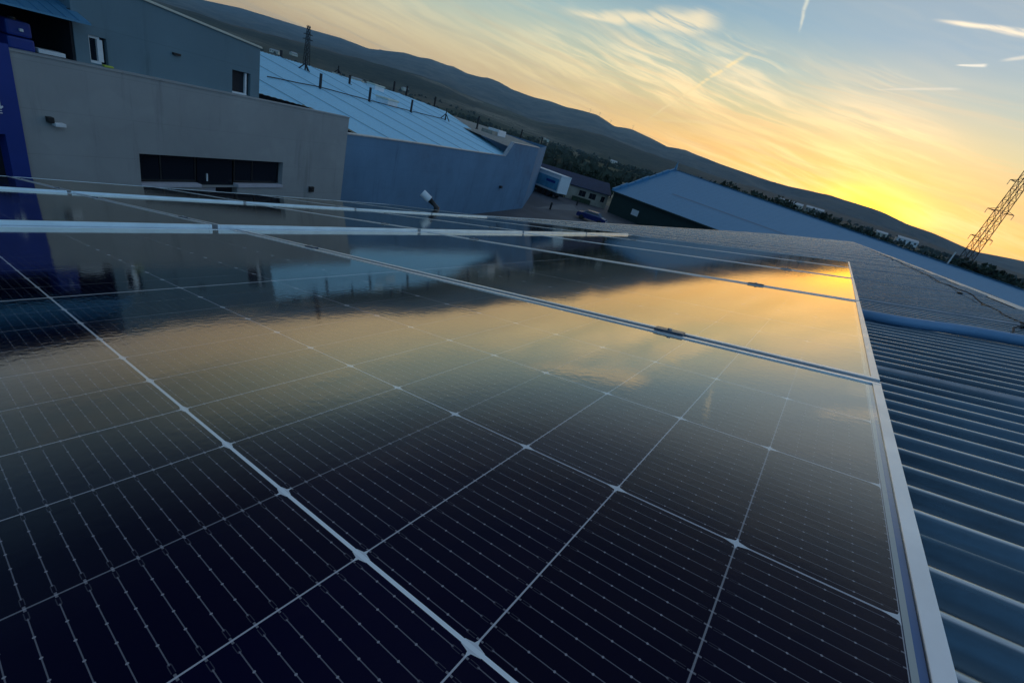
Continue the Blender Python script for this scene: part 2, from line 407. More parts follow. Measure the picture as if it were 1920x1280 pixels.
for a_, b_, ha, hb in ((RIDGE_U + .045, RIDGE_U, .004, .012), (RIDGE_U, RIDGE_U - .06, .012, -.02)):
    mb.quad((-a_, V0, HR + ha), (-a_, V1, HR + ha), (-b_, V1, HR + hb), (-b_, V0, HR + hb))
mb.build('ridge_cap', M['ridge'], wh)
mb = MB(); g = EAVE_U
prof = [(g - .06, .012), (g + .005, .012), (g + .02, -.10), (g + .13, -.10), (g + .14, .035), (g + .165, .035), (g + .165, .02)]
for (a_, ha), (b_, hb) in zip(prof, prof[1:]): mb.quad((-a_, V0, HR + ha), (-b_, V0, HR + hb), (-b_, V1, HR + hb), (-a_, V1, HR + ha))
mb.build('gutter', M['ridge'], wh)
# walls under the eave and gable, in the same local frame
inv = RF.inverted(); mb = MB()
def loc(p): return inv @ p
e0 = roofpt(EAVE_U - .25, V0 + .2, HR - .06); e1 = roofpt(EAVE_U - .25, V1 - .2, HR - .06)
r0 = roofpt(RIDGE_U, V0 + .2, HR - .06); r1 = roofpt(RIDGE_U, V1 - .2, HR - .06)
f0 = Vector((7.2, r0.y, e0.z)); f1 = Vector((7.2, r1.y, e1.z))
gr = lambda p: Vector((p.x, p.y, 0))
for q in ((e0, e1, gr(e1), gr(e0)), (f0, f1, gr(f1), gr(f0)), (e0, r0, f0, gr(f0), gr(e0)), (e1, r1, f1, gr(f1), gr(e1))):
    mb.quad(*[loc(p) for p in q])
mb.build('wall', M['render'], wh, fix=False)

# ------------------------------------------------------------------ solar panels
def make_panel():
    t = empty('solar_panel', 'x', 'solar panel', Matrix(), 'black framed rows of solar panels on the roof')
    L, Wd, lip, fh = PLEN, PWID, .0115, .035
    mb = MB()
    mb.box(-L, 0, 0, lip, -fh, 0); mb.box(-L, 0, Wd - lip, Wd, -fh, 0)
    mb.box(-lip, 0, lip + .0003, Wd - lip - .0003, -fh, -.0002); mb.box(-L, -L + lip, lip + .0003, Wd - lip - .0003, -fh, -.0002)
    mb.build('frame', M['alu'], t, bevel=.0008)
    mb = MB(); z = -.0022
    mb.quad((-L + lip, lip, z), (-lip, lip, z), (-lip, Wd - lip, z), (-L + lip, Wd - lip, z)); mb.build('glass', M['cells'], t)
    mb = MB(); mb.box(-L + lip, -lip, lip, Wd - lip, z - .006, z - .003); mb.build('backsheet', M['back'], t)
    return t
proto = make_panel()
PU0, PV0 = -.2066, -.388
ROWP = 1.171
NR = 5
columns = [(PU0, PV0, 0.0, -.006), (2.090, PV0 - .070, .011, -.005), (4.385, PV0 - .10, .008, .006)]
rown = ['nearest', 'second', 'third', 'fourth', 'farthest']
coln = ['right column beside the bare corrugated strip', 'middle column between two frame ledges', 'eave column next to the gutter']
vbs = {}
for ci_, (u0, v0, hn, hf) in enumerate(columns):
    for r in range(NR):
        o = proto if (ci_ == 0 and r == 0) else copy_tree(proto)
        tilt = math.atan2(hf - hn, PLEN)
        o.matrix_world = roofM(u0, v0 + (ROWP if r else 0) * r - (0.0 if r == 0 else .004), hn, 0) @ Matrix.Rotation(tilt, 4, 'Y')
        o['label'] = f'{rown[r]} dark solar panel of the {coln[ci_]}'
        o['group'] = 'dark solar panels laid in three columns on the roof'
# mounting rails under the panels, running along the ridge direction
RAIL = (.344, 1.83)
k = 0
for ci_, (u0, v0, hn, hf) in enumerate(columns):
    for ri, ro in enumerate(RAIL):
        hh = hn + (hf - hn) * ro / PLEN - .037
        t = empty('mounting_rail', '%s mounting rail under the %s column of panels' % (('upper', 'lower')[ri], ('near right', 'middle', 'eave side')[ci_]), 'rail', roofM(u0 + ro, v0 - .08, hh), 'aluminium rails under the solar panels')
        mb = MB(); mb.box(-.02, .02, 0, 5 * ROWP + .14, -.038, 0); mb.build('rail', M['alu'], t, bevel=.002)
        for q in range(6): MB().box(-.02, .02, .25 + q * 1.07, .31 + q * 1.07, HR - hh - .004, -.0385).build('foot', M['alu'], t)
def make_clamp():
    t = empty('panel_clamp', 'x', 'clamp', Matrix(), 'clamps bolted between neighbouring panels')
    mb = MB(); mb.box(-.029, .029, -.0105, .0105, .0012, .0040); mb.box(-.030, .030, -.009, .009, -.03, .0010); mb.build('bracket', M['dark_alu'], t, bevel=.0008)
    mb = MB(); mb.tube([(0, 0, .0041), (0, 0, .0072)], .0045, 6); mb.build('bolt_head', M['steel'], t)
    return t
c0 = make_clamp(); first = True
u_off = {0: [(.344, 1.663), (.349, 1.893), (.344, 1.80), (.344, 1.80)], 1: [(.344, 1.80)] * 4, 2: [(.344, 1.80)] * 4}
sidew = ('right', 'left'); bn_ = ('first', 'second', 'third', 'fourth')
for ci_, (u0, v0, hn, hf) in enumerate(columns):
    for r in range(4):
        for ri, ro in enumerate(u_off[ci_][r]):
            o = c0 if first else copy_tree(c0); first = False
            vv = v0 + PWID + r * ROWP + (ROWP - PWID) / 2 - .003
            o.matrix_world = roofM(u0 + ro, vv, hn + (hf - hn) * ro / PLEN + .0005, 0)
            o['label'] = 'clamp on the %s nearest panel joint of the %s column, %s of its pair' % (bn_[r], ('right', 'middle', 'eave')[ci_], sidew[ri])

# blue conduit lying across the sheets, and the safety rope near the ridge
mb = MB(); pts = []
for i in range(26):
    u = .35 - i * 1.52 / 25; pts.append((-u, 2.43 - .05 * math.sin(i * .21) + .02 * math.sin(i * .9), HR + .025))
mb.tube(pts, .0225, 12); o = mb.build('conduit_pipe', M['pvc'], None, smooth=True); o.matrix_world = RF.copy()
tag(o, 'pale blue pipe lying across the corrugated sheets right of the panels', 'pipe')
mb = MB(); pts = [(-u_, v_, HR + h_) for u_, v_, h_ in [(-.72, 1.9, .006), (-.86, 2.3, .014), (-.80, 2.75, .006), (-.93, 3.1, .03), (-.97, 3.3, .008), (-.98, 4.0, .008), (-1.0, 4.9, .03), (-1.02, 6.0, .008), (-1.03, 7.6, .02), (-1.05, 9.5, .01), (-1.06, 12, .02), (-1.07, 16, .01), (-1.08, 24, .01)]]
sm = []
for a, b in zip(pts, pts[1:]):
    for t in (0, .25, .5, .75): sm.append(tuple(a[q] + (b[q] - a[q]) * t + (.012 * math.sin(len(sm) * 1.7) if q == 0 else 0) for q in range(3)))
mb.tube(sm, .0042, 6); o = mb.build('safety_rope', M['rope'], None, smooth=True); o.matrix_world = RF.copy()
tag(o, 'thin dark rope trailing over the sheets just below the ridge', 'rope')
br = None
for i, v_ in enumerate((3.18, 4.1, 5.0, 6.1, 7.6, 9.5)):
    if br is None:
        br = MB().box(-.014, .014, -.03, .03, 0, .012).build('rope_bracket', M['blackpl'], None, bevel=.003)
        o = br
    else: o = br.copy(); COL.objects.link(o)
    o.matrix_world = roofM(-.955 - .016 * i, v_, HR + .001)
    tag(o, 'small black rope bracket near the ridge, number %s in distance from the viewer' % ('one', 'two', 'three', 'four', 'five', 'six')[i] if False else '%s black bracket holding the rope below the ridge' % ('nearest', 'second nearest', 'third nearest', 'third farthest', 'second farthest', 'farthest')[i], 'bracket', 'black brackets of the ridge rope')

# ------------------------------------------------------------------ street side: the grey shop and its neighbours. s along the facade, D away from us
fa = rad(-15.3); E_ = Vector((math.sin(fa), math.cos(fa), 0)); ND = Vector((-math.cos(fa), math.sin(fa), 0))
def FM(s=0, D=0, z=0):   # local x = s, local y = D, z up from the yard (world z)
    o = E_ * s + ND * D; return Matrix(((E_.x, ND.x, 0, o.x), (E_.y, ND.y, 0, o.y), (0, 0, 1, z), (0, 0, 0, 1)))
def cast_sD(x, y, D):
    d = ray(x, y); q = d * (D / d.dot(ND)); return q.dot(E_), q.z + CAMZ
Z = lambda z: z + CAMZ
def wall_holes(mb, s0, s1, z0, z1, D, th, holes):
    """wall slab in the facade plane with rectangular openings"""
    xs = sorted({s0, s1, *[h[0] for h in holes], *[h[1] for h in holes]}); zs = sorted({z0, z1, *[h[2] for h in holes], *[h[3] for h in holes]})
    xs = [x for x in xs if s0 <= x <= s1]; zs = [z for z in zs if z0 <= z <= z1]
    for a, b in zip(xs, xs[1:]):
        for c, d in zip(zs, zs[1:]):
            mx_, mz = (a + b) / 2, (c + d) / 2
            if any(h[0] < mx_ < h[1] and h[2] < mz < h[3] for h in holes): continue
            mb.quad((a, D, c), (b, D, c), (b, D, d), (a, D, d))
    for h in holes:
        a, b, c, d = max(h[0], s0), min(h[1], s1), max(h[2], z0), h[3]
        mb.quad((a, D, c), (a, D + th, c), (a, D + th, d), (a, D, d)); mb.quad((b, D, c), (b, D, d), (b, D + th, d), (b, D + th, c))
        mb.quad((a, D, d), (a, D + th, d), (b, D + th, d), (b, D, d)); mb.quad((a, D, c), (b, D, c), (b, D + th, c), (a, D + th, c))
shop = empty('shop_building', 'plain grey rendered shop with one wide dark window and door opening', 'building', FM())
WT, WB = Z(-4.26), Z(-5.28)
mb = MB(); s0, s1, D0 = 7.803, 21.06, 18.0; top = Z(-1.79)
hole = (10.80, 16.95, Z(-5.42), WT)
wall_holes(mb, s0, s1, 0, top, D0, .35, [hole, (13.0, 14.6, Z(-7.7), Z(-5.42) + .001)])
mb.quad((s1, D0, 0), (s1, 21, 0), (s1, 21, top - .7), (s1, D0 + .3, top - .7), (s1, D0 + .3, top), (s1, D0, top)); mb.quad((s0, D0, 0), (s0, D0, top), (s0, 21, top - .7), (s0, 21, 0)); mb.quad((s0, 21, 0), (s0, 21, top - .7), (s1, 21, top - .7), (s1, 21, 0)); mb.quad((s0, D0 + .3, top), (s1, D0 + .3, top), (s1, D0 + .3, top - .7), (s0, D0 + .3, top - .7))
mb.build('wall', M['render'], shop, fix=False)
MB().box(s0 - .02, s1 + .02, D0 - .03, D0 + .30, top, top + .05).build('coping', M['render'], shop)
MB().box(s0, s1, D0 + .302, 20.99, top - .76, top - .71).build('roof', M['asphalt'], shop)
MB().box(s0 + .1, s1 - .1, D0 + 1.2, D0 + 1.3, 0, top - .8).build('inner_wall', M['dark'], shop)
for a, b in ((10.80, 12.98), (14.62, 16.95)):
    w = MB().box(a, b, D0 + .30, D0 + .31, Z(-5.27), WT - .01).build('window', M['glass'], shop)
    f_ = MB()
    for q in (a + .01, (a * .62 + b * .38), b - .05): f_.box(q, q + .05, D0 + .27, D0 + .298, Z(-5.26), WT - .01)
    f_.box(a, b, D0 + .262, D0 + .296, Z(-5.28), Z(-5.23)); f_.build('frame', M['blackpl'], w)
    MB().box(a - .02, b, D0 - .06, D0 + .26, Z(-5.42), Z(-5.30)).build('sill', M['sill'], shop, bevel=.01)
dr = MB().box(13.05, 14.58, D0 + .31, D0 + .35, Z(-7.7), WT - .02).build('door', M['glass'], shop)
MB().box(13.42, 13.46, D0 + .25, D0 + .30, Z(-5.25), Z(-4.95)).build('handle', M['white'], dr)
MB().box(13.05, 13.75, D0 + .20, D0 + .24, Z(-5.8), Z(-5.46)).build('door_panel', M['sill'], shop)
# wall lamp, junction box
t = empty('wall_lamp', 'small white floodlight with a dark hood on the grey shop wall', 'lamp', FM(8.52, D0, Z(-3.49)))
MB().box(-.16, -.02, -.16, -.003, -.02, .14).build('hood', M['blackpl'], t, bevel=.01); MB().box(-.04, .22, -.22, -.02, -.10, .0).build('lamp_head', M['white'], t, bevel=.015)
t = empty('junction_box', 'small dark box low on the grey wall right of the shop window', 'box', FM(18.76, D0, Z(-5.5)))
MB().box(-.14, .14, -.12, -.003, -.13, .13).build('housing', M['blackpl'], t, bevel=.015); MB().box(-.08, .02, -.145, -.122, -.03, .08).build('cover', M['lattice'], t, bevel=.004)
# blue front
bt = empty('blue_shopfront', 'deep blue painted shopfront with a dark doorway at the left edge', 'building', FM())
mb = MB(); wall_holes(mb, 3.0, 7.80, 0, Z(-1.64), 17.95, .5, [(4.0, 7.40, Z(-6.6), Z(-3.95))])
mb.quad((7.80, 17.95, 0), (7.80, 18.0, 0), (7.80, 18.0, Z(-1.64)), (7.80, 17.95, Z(-1.64))); mb.quad((3, 17.95, Z(-1.64)), (7.80, 17.95, Z(-1.64)), (7.80, 18.0, Z(-1.64)), (3, 18.0, Z(-1.64)))
mb.quad((7.80, 18.0, Z(-1.79)), (7.80, 24, Z(-1.79)), (7.80, 24, 0), (7.80, 18, 0)); mb.quad((3, 18.0, Z(-1.64)), (7.80, 18.0, Z(-1.64)), (7.80, 18.0, Z(-1.80)), (3, 18, Z(-1.80)))
mb.build('wall', M['blue'], bt, fix=False)
MB().box(4.0, 7.4, 18.32, 18.36, Z(-6.6), Z(-3.95)).build('door', M['dark'], bt)
MB().box(3.0, 7.80, 18.3, 24, Z(-1.95), Z(-1.9)).build('roof', M['asphalt'], bt)
def text(s, size, M4, label, parent):
    cu = bpy.data.curves.new('letter', 'FONT'); cu.body = s; cu.size = size; cu.extrude = .02; cu.resolution_u = 3
    ob = bpy.data.objects.new('letter', cu); COL.objects.link(ob); dg = bpy.context.evaluated_depsgraph_get()
    me = bpy.data.meshes.new_from_object(ob.evaluated_get(dg)); bpy.data.objects.remove(ob); me.materials.append(M['white'])
    o = bpy.data.objects.new('letter', me); COL.objects.link(o); o.parent = parent; o.matrix_world = M4; o['label'] = label; return o
sx, sz = cast_sD(6, 203, 17.92)
R90 = Matrix.Rotation(rad(90), 4, 'X')
bpy.context.view_layer.update()
text('\u00e1', .72, FM(sx - .30, 17.92, sz + .0) @ R90, 'white letter cut by the left edge of the view', bt)
sx, sz = cast_sD(6, 213, 17.92)
text('E', .20, FM(sx - .11, 17.92, sz) @ R90, 'small white letter under the larger one', bt)

# upper storey
up = empty('upper_building', 'slate grey upper storey with sloping roof edge and two small windows above the shop', 'building', FM())
def zt(s): return Z(.45 - .0702 * (s - 11.28))
D1 = 18.30; sa, sb = 9.47, 15.80
mb = MB(); holes = [(9.83, 10.30, Z(-1.70), Z(-.95)), (14.56, 15.38, Z(-1.74), Z(-.90))]
wall_holes(mb, sa, sb, Z(-2.2), Z(.1), D1, .22, holes)
mb.quad((sa, D1, Z(.1)), (sb, D1, Z(.1)), (sb, D1, zt(sb)), (sa, D1, zt(sa)))
mb.quad((sb, D1, Z(-2.2)), (sb, 30, Z(-2.2)), (sb, 30, zt(sb)), (sb, D1, zt(sb))); mb.quad((sa, D1, Z(-2.2)), (sa, D1, zt(sa)), (sa, 30, zt(sa)), (sa, 30, Z(-2.2)))
mb.build('wall', M['render2'], up, fix=False)
mb = MB(); mb.quad((2, D1, zt(2)), (sb, D1, zt(sb)), (sb, 30, zt(sb)), (2, 30, zt(2))); mb.build('roof', M['sheet3'], up, fix=False)
mb = MB()
p = [(sa - .2, zt(sa - .2)), (sb + .05, zt(sb + .05))]
mb.v += [(p[0][0], D1 - .06, p[0][1] + .002), (p[1][0], D1 - .06, p[1][1] + .002), (p[1][0], D1 - .06, p[1][1] + .07), (p[0][0], D1 - .06, p[0][1] + .07), (p[0][0], D1 + .1, p[0][1] + .002), (p[1][0], D1 + .1, p[1][1] + .002), (p[1][0], D1 + .1, p[1][1] + .07), (p[0][0], D1 + .1, p[0][1] + .07)]
mb.f += [(0, 1, 2, 3), (4, 7, 6, 5), (3, 2, 6, 7), (0, 4, 5, 1), (0, 3, 7, 4), (1, 5, 6, 2)]
mb.build('roof_trim', M['cream'], up)
w = MB().box(9.84, 10.29, D1 + .12, D1 + .13, Z(-1.69), Z(-.96)).build('window', M['glass'], up)
fr = MB(); fr.box(9.84, 10.14, D1 + .05, D1 + .115, Z(-1.02), Z(-.955)); fr.box(9.84, 10.14, D1 + .05, D1 + .115, Z(-1.70), Z(-1.63)); fr.box(10.06, 10.20, D1 + .03, D1 + .115, Z(-1.63), Z(-1.02)); fr.box(9.835, 9.87, D1 + .05, D1 + .115, Z(-1.63), Z(-1.02)); fr.build('frame', M['white'], w)
w = MB().box(14.57, 15.37, D1 + .14, D1 + .15, Z(-1.73), Z(-.91)).build('window', M['dark'], up)
fr = MB(); fr.box(14.57, 15.25, D1 + .05, D1 + .135, Z(-1.745), Z(-1.68)); fr.box(15.17, 15.24, D1 + .05, D1 + .135, Z(-1.68), Z(-.93)); fr.build('frame', M['white'], w)
MB().box(12.27, 12.52, D1 - .10, D1 - .002, Z(-.90), Z(-.83)).build('vent', M['blackpl'], up, bevel=.01)
# terrace recess with its awning
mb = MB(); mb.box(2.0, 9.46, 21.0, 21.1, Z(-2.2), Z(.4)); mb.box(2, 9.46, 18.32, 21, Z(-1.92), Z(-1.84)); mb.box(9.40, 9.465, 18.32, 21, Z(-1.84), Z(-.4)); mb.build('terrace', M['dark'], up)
mb = MB()
aw = [(2.0, 17.7, Z(-.78)), (9.62, 17.7, Z(-.62)), (9.62, 20.6, Z(.30)), (2.0, 20.6, Z(.15))]
mb.quad(*aw); mb.quad(*[(a, b, c - .05) for a, b, c in aw][::-1])
for i in range(4):
    a = aw[i]; b = aw[(i + 1) % 4]; mb.quad(a, (a[0], a[1], a[2] - .05), (b[0], b[1], b[2] - .05), b)
for i in range(1, 26):
    t = i / 26; a = [aw[0][q] + (aw[1][q] - aw[0][q]) * t for q in range(3)]; b = [aw[3][q] + (aw[2][q] - aw[3][q]) * t for q in range(3)]
    mb.tube([(a[0], a[1], a[2] + .01), (b[0], b[1], b[2] + .01)], .015, 4)
mb.build('awning', M['sheet3'], up)
# things on the terrace
t = empty('storage_tank', 'blue plastic tank in two tiers on the dark terrace', 'tank', FM(8.27, 18.62, Z(-1.79)))
for z0, z1, r in ((0.02, .34, .29), (.36, .74, .27)):
    m_ = MB().box(-r, r, -r + .02, r - .02, z0, z1).build('tank_body' if z0 < .1 else 'upper_tank', M['blue'], t, bevel=.06)
MB().tube([(0, 0, .74), (0, 0, .80)], .08, 12).build('lid', M['blackpl'], t); MB().box(-.02, .06, -.32, -.26, .50, .57).build('cap', M['white'], t, bevel=.01)
o = MB().box(0, .62, 0, .3, 0, .11).build('foam_slab', M['white'], None, bevel=.012); o.matrix_world = FM(8.62, 18.36, Z(-1.735)); tag(o, 'pale slab lying on the terrace edge right of the blue tank', 'slab')
o = MB().box(0, .26, 0, .12, 0, .06).build('lime_cloth', M['lime'], None, bevel=.02); o.matrix_world = FM(10.08, 18.12, Z(-1.735)); tag(o, 'lime green cloth on the ledge under the small framed window', 'cloth')

# ------------------------------------------------------------------ hall with the light blue roof
hall = empty('blue_roofed_hall', 'long hall with light blue metal roof behind a bluish grey parapet wall', 'building', FM())
HD = 18.7
def PZ(s, D):   # roof plane
    return Z(-2.67) + .1585 * (D - 18.9) + .006 * (s - 30)
mb = MB(); prof = [(21.10, Z(-2.72)), (24, Z(-2.67)), (30, Z(-2.60)), (37, Z(-2.57)), (44.8, Z(-2.50)), (46.2, Z(-1.10)), (54.2, Z(-.99))]
for (a, za), (b, zb) in zip(prof, prof[1:]):
    mb.quad((a, HD, 0), (b, HD, 0), (b, HD, zb), (a, HD, za)); mb.quad((a, HD, za), (b, HD, zb), (b, HD + .3, zb), (a, HD + .3, za)); mb.quad((a, HD + .3, 0), (a, HD + .3, za), (b, HD + .3, zb), (b, HD + .3, 0))
s_e, D_e = 78.1, 25.7
mb.quad((54.2, HD, 0), (s_e, D_e, 0), (s_e, D_e, Z(-.8)), (54.2, HD, Z(-.99)))
mb.quad((s_e, D_e, 0), (s_e + 4, 40, 0), (s_e + 4, 40, Z(-.9)), (s_e, D_e, Z(-.8)))
mb.build('wall', M['render3'], hall, fix=False)
mb = MB()
for (a, za), (b, zb) in zip(prof, prof[1:]):
    i = len(mb.v); y0, y1 = HD - .05, HD + .34
    for (s_, z_) in ((a, za), (b, zb)): mb.v += [(s_, y0, z_ + .005), (s_, y1, z_ + .005), (s_, y1, z_ + .07), (s_, y0, z_ + .07)]
    mb.f += [(i, i + 4, i + 5, i + 1), (i + 3, i + 2, i + 6, i + 7), (i, i + 3, i + 7, i + 4), (i + 1, i + 5, i + 6, i + 2)]
mb.build('coping', M['ridge'], hall)
# roof with fine ribs running down the slope and raised seams
mb = MB()
def Dlow(s): return 25.0 - (s - 15) * .28 if s < 23.3 else HD + .31
def Dhigh(s):
    if s < 54.5: return 36.0 if s < 50 else 36.0 - (s - 50) * .45
    return 34.0
def Dr(s):      # right hand rake of the blue slope
    return 36.0 if s < 56 else 36
segs = []
s_ = 15.9
while s_ < 57.5:
    lo = Dlow(s_); hi = 36.0 - max(0, s_ - 50) * .4
    if s_ > 47.5: lo = HD + .31 + (s_ - 47.5) * 1.55
    if lo < hi: segs.append((s_, lo, hi))
    s_ += .085
for i, (s_, lo, hi) in enumerate(segs):
    r = (0, .028, .03, .002)[i % 4]
    if i % 40 in (0, 1): r += .05
    mb.v += [(s_, lo, PZ(s_, lo) + r), (s_, hi, PZ(s_, hi) + r)]
for i in range(len(segs) - 1): a = 2 * i; mb.f.append((a, a + 2, a + 3, a + 1))
mb.build('roof', M['sheet2'], hall, fix=False)
mb = MB()   # far slope and the grey return roof to the right
mb.quad((15.9, 36.0, PZ(16, 36)), (50, 36, PZ(50, 36)), (50, 48, PZ(50, 36) - 1.8), (15.9, 48, PZ(16, 36) - 1.8)); mb.build('rear_roof', M['sheet3'], hall)
mb = MB()
mb.quad((46.3, HD + .31, Z(-1.6)), (54.1, HD + .31, Z(-1.45)), (76, 26, Z(-1.25)), (80, 38, Z(-.7)), (52.5, 36, Z(-.35)), (50.5, 28, Z(-1.2)))
mb.build('side_roof', M['greyroof'], hall, fix=False)
mb = MB(); mb.quad((15.9, 25.1, Z(-5)), (23.25, 23.0, Z(-5)), (23.25, 23.0, PZ(23.3, 23.0) - .06), (15.9, 25.1, PZ(15.9, 25.1) - .06)); mb.quad((23.25, 23.0, Z(-5)), (23.25, 19.1, Z(-5)), (23.25, 19.1, PZ(23.3, 19.1) - .06), (23.25, 23.0, PZ(23.3, 23.0) - .06)); mb.build('under_eave_wall', M['dark'], hall, fix=False)  # near-black colour stands in for the shade under the eave
# wall details on hall
o = MB().box(-.22, .22, -.25, -.003, -.12, .12).build('wall_floodlight', M['lattice'], None, bevel=.03)
sx, sz = cast_sD(937, 350, HD); o.matrix_world = FM(sx, HD, sz); tag(o, 'small grey floodlight on the bluish wall near its right corner', 'lamp')
# posts, tripods, rope and skylight boxes on the blue roof
def plane_hit(x, y):
    lo, hi = 19.0, 60.0
    d = ray(x, y)
    for _ in range(50):
        D = (lo + hi) / 2; q = d * (D / d.dot(ND)); s = q.dot(E_)
        if q.z + CAMZ > PZ(s, D): hi = D     # ray above the plane: too short? rays fall slower than the roof rises
        else: lo = D
    return s, D
def roof_hit(x, y):
    d = ray(x, y); # solve d*t: z+CAMZ = a + b*(D-18.9)+c*(s-30)
    dn, de = d.dot(ND), d.dot(E_)
    t = (Z(-2.67) - CAMZ - .1585 * 18.9 - .006 * 30) / (d.z - .1585 * dn - .006 * de)
    return de * t, dn * t
pst = None
near_posts = [((600, 167), (602, 138), 'on the near line of the light blue roof, nearest the upper building'), ((692, 191), (694, 164), 'on the near line of the light blue roof, left of the skylight'), ((770, 211), (773, 187), 'on the near line of the light blue roof, right of the skylight')]
far_posts = [((527, 107), (528, 97), 'high on the light blue roof beside the upper building'), ((655, 158), (656, 141), 'high on the light blue roof above the rope')]
def mkpost(base, top_, lab):
    s, D = roof_hit(*base); b = Vector((s, D, PZ(s, D))); dist = (E_ * s + ND * D).length
    d0 = ray(*base); d1 = ray(*top_); h = (d1.z / math.hypot(d1.x, d1.y) - d0.z / math.hypot(d0.x, d0.y)) * dist
    h = max(.5, min(h, 2.2))
    o = empty('roof_post', 'dark post ' + lab, 'post', FM(s, D, b.z), 'dark posts on the light blue roof')
    MB().box(-.07, .07, -.07, .07, .03, h).build('shaft', M['rope'], o); MB().box(-.16, .16, -.16, .16, -.03, .028).build('foot_plate', M['lattice'], o)
    return s, D, h
line = []
for b, tp, lab in near_posts: line.append(mkpost(b, tp, lab))
for b, tp, lab in far_posts: mkpost(b, tp, lab)
def mktripod(base, top_, lab):
    s, D = roof_hit(*base); dist = (E_ * s + ND * D).length
    d0 = ray(*base); d1 = ray(*top_); h = (d1.z / math.hypot(d1.x, d1.y) - d0.z / math.hypot(d0.x, d0.y)) * dist
    o = empty('braced_post', lab, 'post', FM(s, D, PZ(s, D)), 'braced posts on the light blue roof')
    MB().tube([(0, 0, .0), (0, 0, h)], .06, 6).build('mast', M['rope'], o)
    for q in range(3):
        a = q * 2.094 + .4
        MB().tube([(0, 0, h * .55), (math.cos(a) * .5 * h, math.sin(a) * .5 * h, .02)], .05, 5).build('leg', M['rope'], o)
    return s, D, h
tp = mktripod((834, 226), (836, 203), 'splayed three legged post at the right end of the near rope line'); line.append(tp)
mktripod((572, 133), (574, 107), 'splayed three legged post high on the blue roof under the distant pylon')
mktripod((634, 138), (636, 124), 'small splayed post at the ridge of the light blue roof')
mb = MB(); s0_, D0_ = roof_hit(501, 147)
pts = [(s0_, D0_, PZ(s0_, D0_) + .08)] + [(s, D, PZ(s, D) + .10) for s, D, h in line]; sm = []
for a, b in zip(pts, pts[1:]):
    for q in range(8): t = q / 8; sm.append((a[0] + (b[0] - a[0]) * t, a[1] + (b[1] - a[1]) * t + .12 * math.sin(t * 9), a[2] + (b[2] - a[2]) * t + .02))
sm.append(pts[-1]); mb.tube(sm, .035, 5); o = mb.build('roof_rope', M['rope'], None); o.matrix_world = FM(); tag(o, 'dark rope strung between the near posts across the light blue roof', 'rope')
for (x, y, w_, h_, l_, lab) in ((725, 196, 1.5, .55, 1.3, 'larger pale skylight box in the middle of the light blue roof'), (704, 168, 1.5, .5, 1.0, 'smaller pale skylight box near the ridge of the light blue roof')):
    s, D = roof_hit(x, y); t = empty('skylight_box', lab, 'skylight', FM(s, D, PZ(s, D)), 'skylight boxes on the light blue roof')
    MB().box(-w_ / 2, w_ / 2, -l_ / 2, l_ / 2, -.15, h_ * .7).build('curb', M['white'], t, bevel=.03); MB().box(-w_ / 2 - .08, w_ / 2 + .08, -l_ / 2 - .08, l_ / 2 + .08, h_ * .72, h_).build('cover', M['cream'], t, bevel=.05)
t = empty('rooftop_unit', 'white boxy unit on the grey return roof at the far right of the hall', 'box', FM(61, 27.5, Z(-1.35)))
MB().box(-1.3, 1.3, -.8, .8, 0, .9).build('casing', M['white'], t, bevel=.05); MB().box(-3.2, -1.5, -.8, .8, .1, .6).build('duct', M['tan'], t, bevel=.03)
for i, (px0, py0, hh, lab) in enumerate(((738, 170, 1.0, 'leftmost dark post standing on the far slope behind the light blue roof'), (762, 176, .9, 'second from left dark post on the far slope behind the light blue roof'), (815, 195, .9, 'dark post on the far slope close to the right ridge end'), (895, 236, 1.1, 'tallest dark post on the grey return roof'), (977, 254, .8, 'dark post near the right corner of the grey return roof'), (1015, 268, .8, 'rightmost dark post at the far corner of the grey roof'))):
    d = ray(px0, py0); zz = Z(-.35 if i < 3 else -1.15)
    D = 37.5 if i < 3 else 27.0; q = d * (D / d.dot(ND)); o = empty('roof_post', lab, 'post', FM(q.dot(E_), D, q.z + CAMZ - .3), 'dark posts on the light blue roof')
    MB().box(-.08, .08, -.08, .08, 0, hh + .3).build('shaft', M['rope'], o); MB().box(-.15, .15, -.15, .15, -.08, -.003).build('foot_plate', M['lattice'], o)

# vent pipe just past our eave
pb = roofpt(EAVE_U + .35, 0, 0)
d = ray(813, 388); R_ = 8.6
b0 = CAM + d * R_ - Vector((0, 0, .9)); 
t = empty('flue_pipe', 'dark leaning pipe with a white cylindrical cap sticking up past the eave', 'pipe', Matrix.Translation(b0))
a = CAM + ray(805, 374) * R_ - b0; c = CAM + ray(792, 361) * R_ - b0; e_ = CAM + ray(819, 389) * R_ - b0
MB().tube([(e_.x, e_.y, 0), tuple(e_), tuple(a)], .052, 12).build('pipe', M['blackpl'], t, smooth=True)
MB().tube([tuple(a + (c - a) * -.06), tuple(a + (c - a) * .02), tuple(a + (c - a) * .92), tuple(c)], .068, 16, .066).build('cap', M['white'], t, smooth=True)

# ------------------------------------------------------------------ yard
mb = MB(); mb.quad((-70, -30, .004), (14, -30, .004), (14, 88, .004), (-70, 88, .004))
tag(mb.build('yard_pavement', M['asphalt'], None), kind='structure')
tag(MB().quad(tuple(on_z(1003, 390, .008)), tuple(on_z(1085, 396, .008)), tuple(on_z(1075, 384, .008)), tuple(on_z(1050, 383, .008))).build('concrete_pavement', mat('pale_concrete', (.15, .15, .155), .85, 0, .12, .4), None), kind='structure')
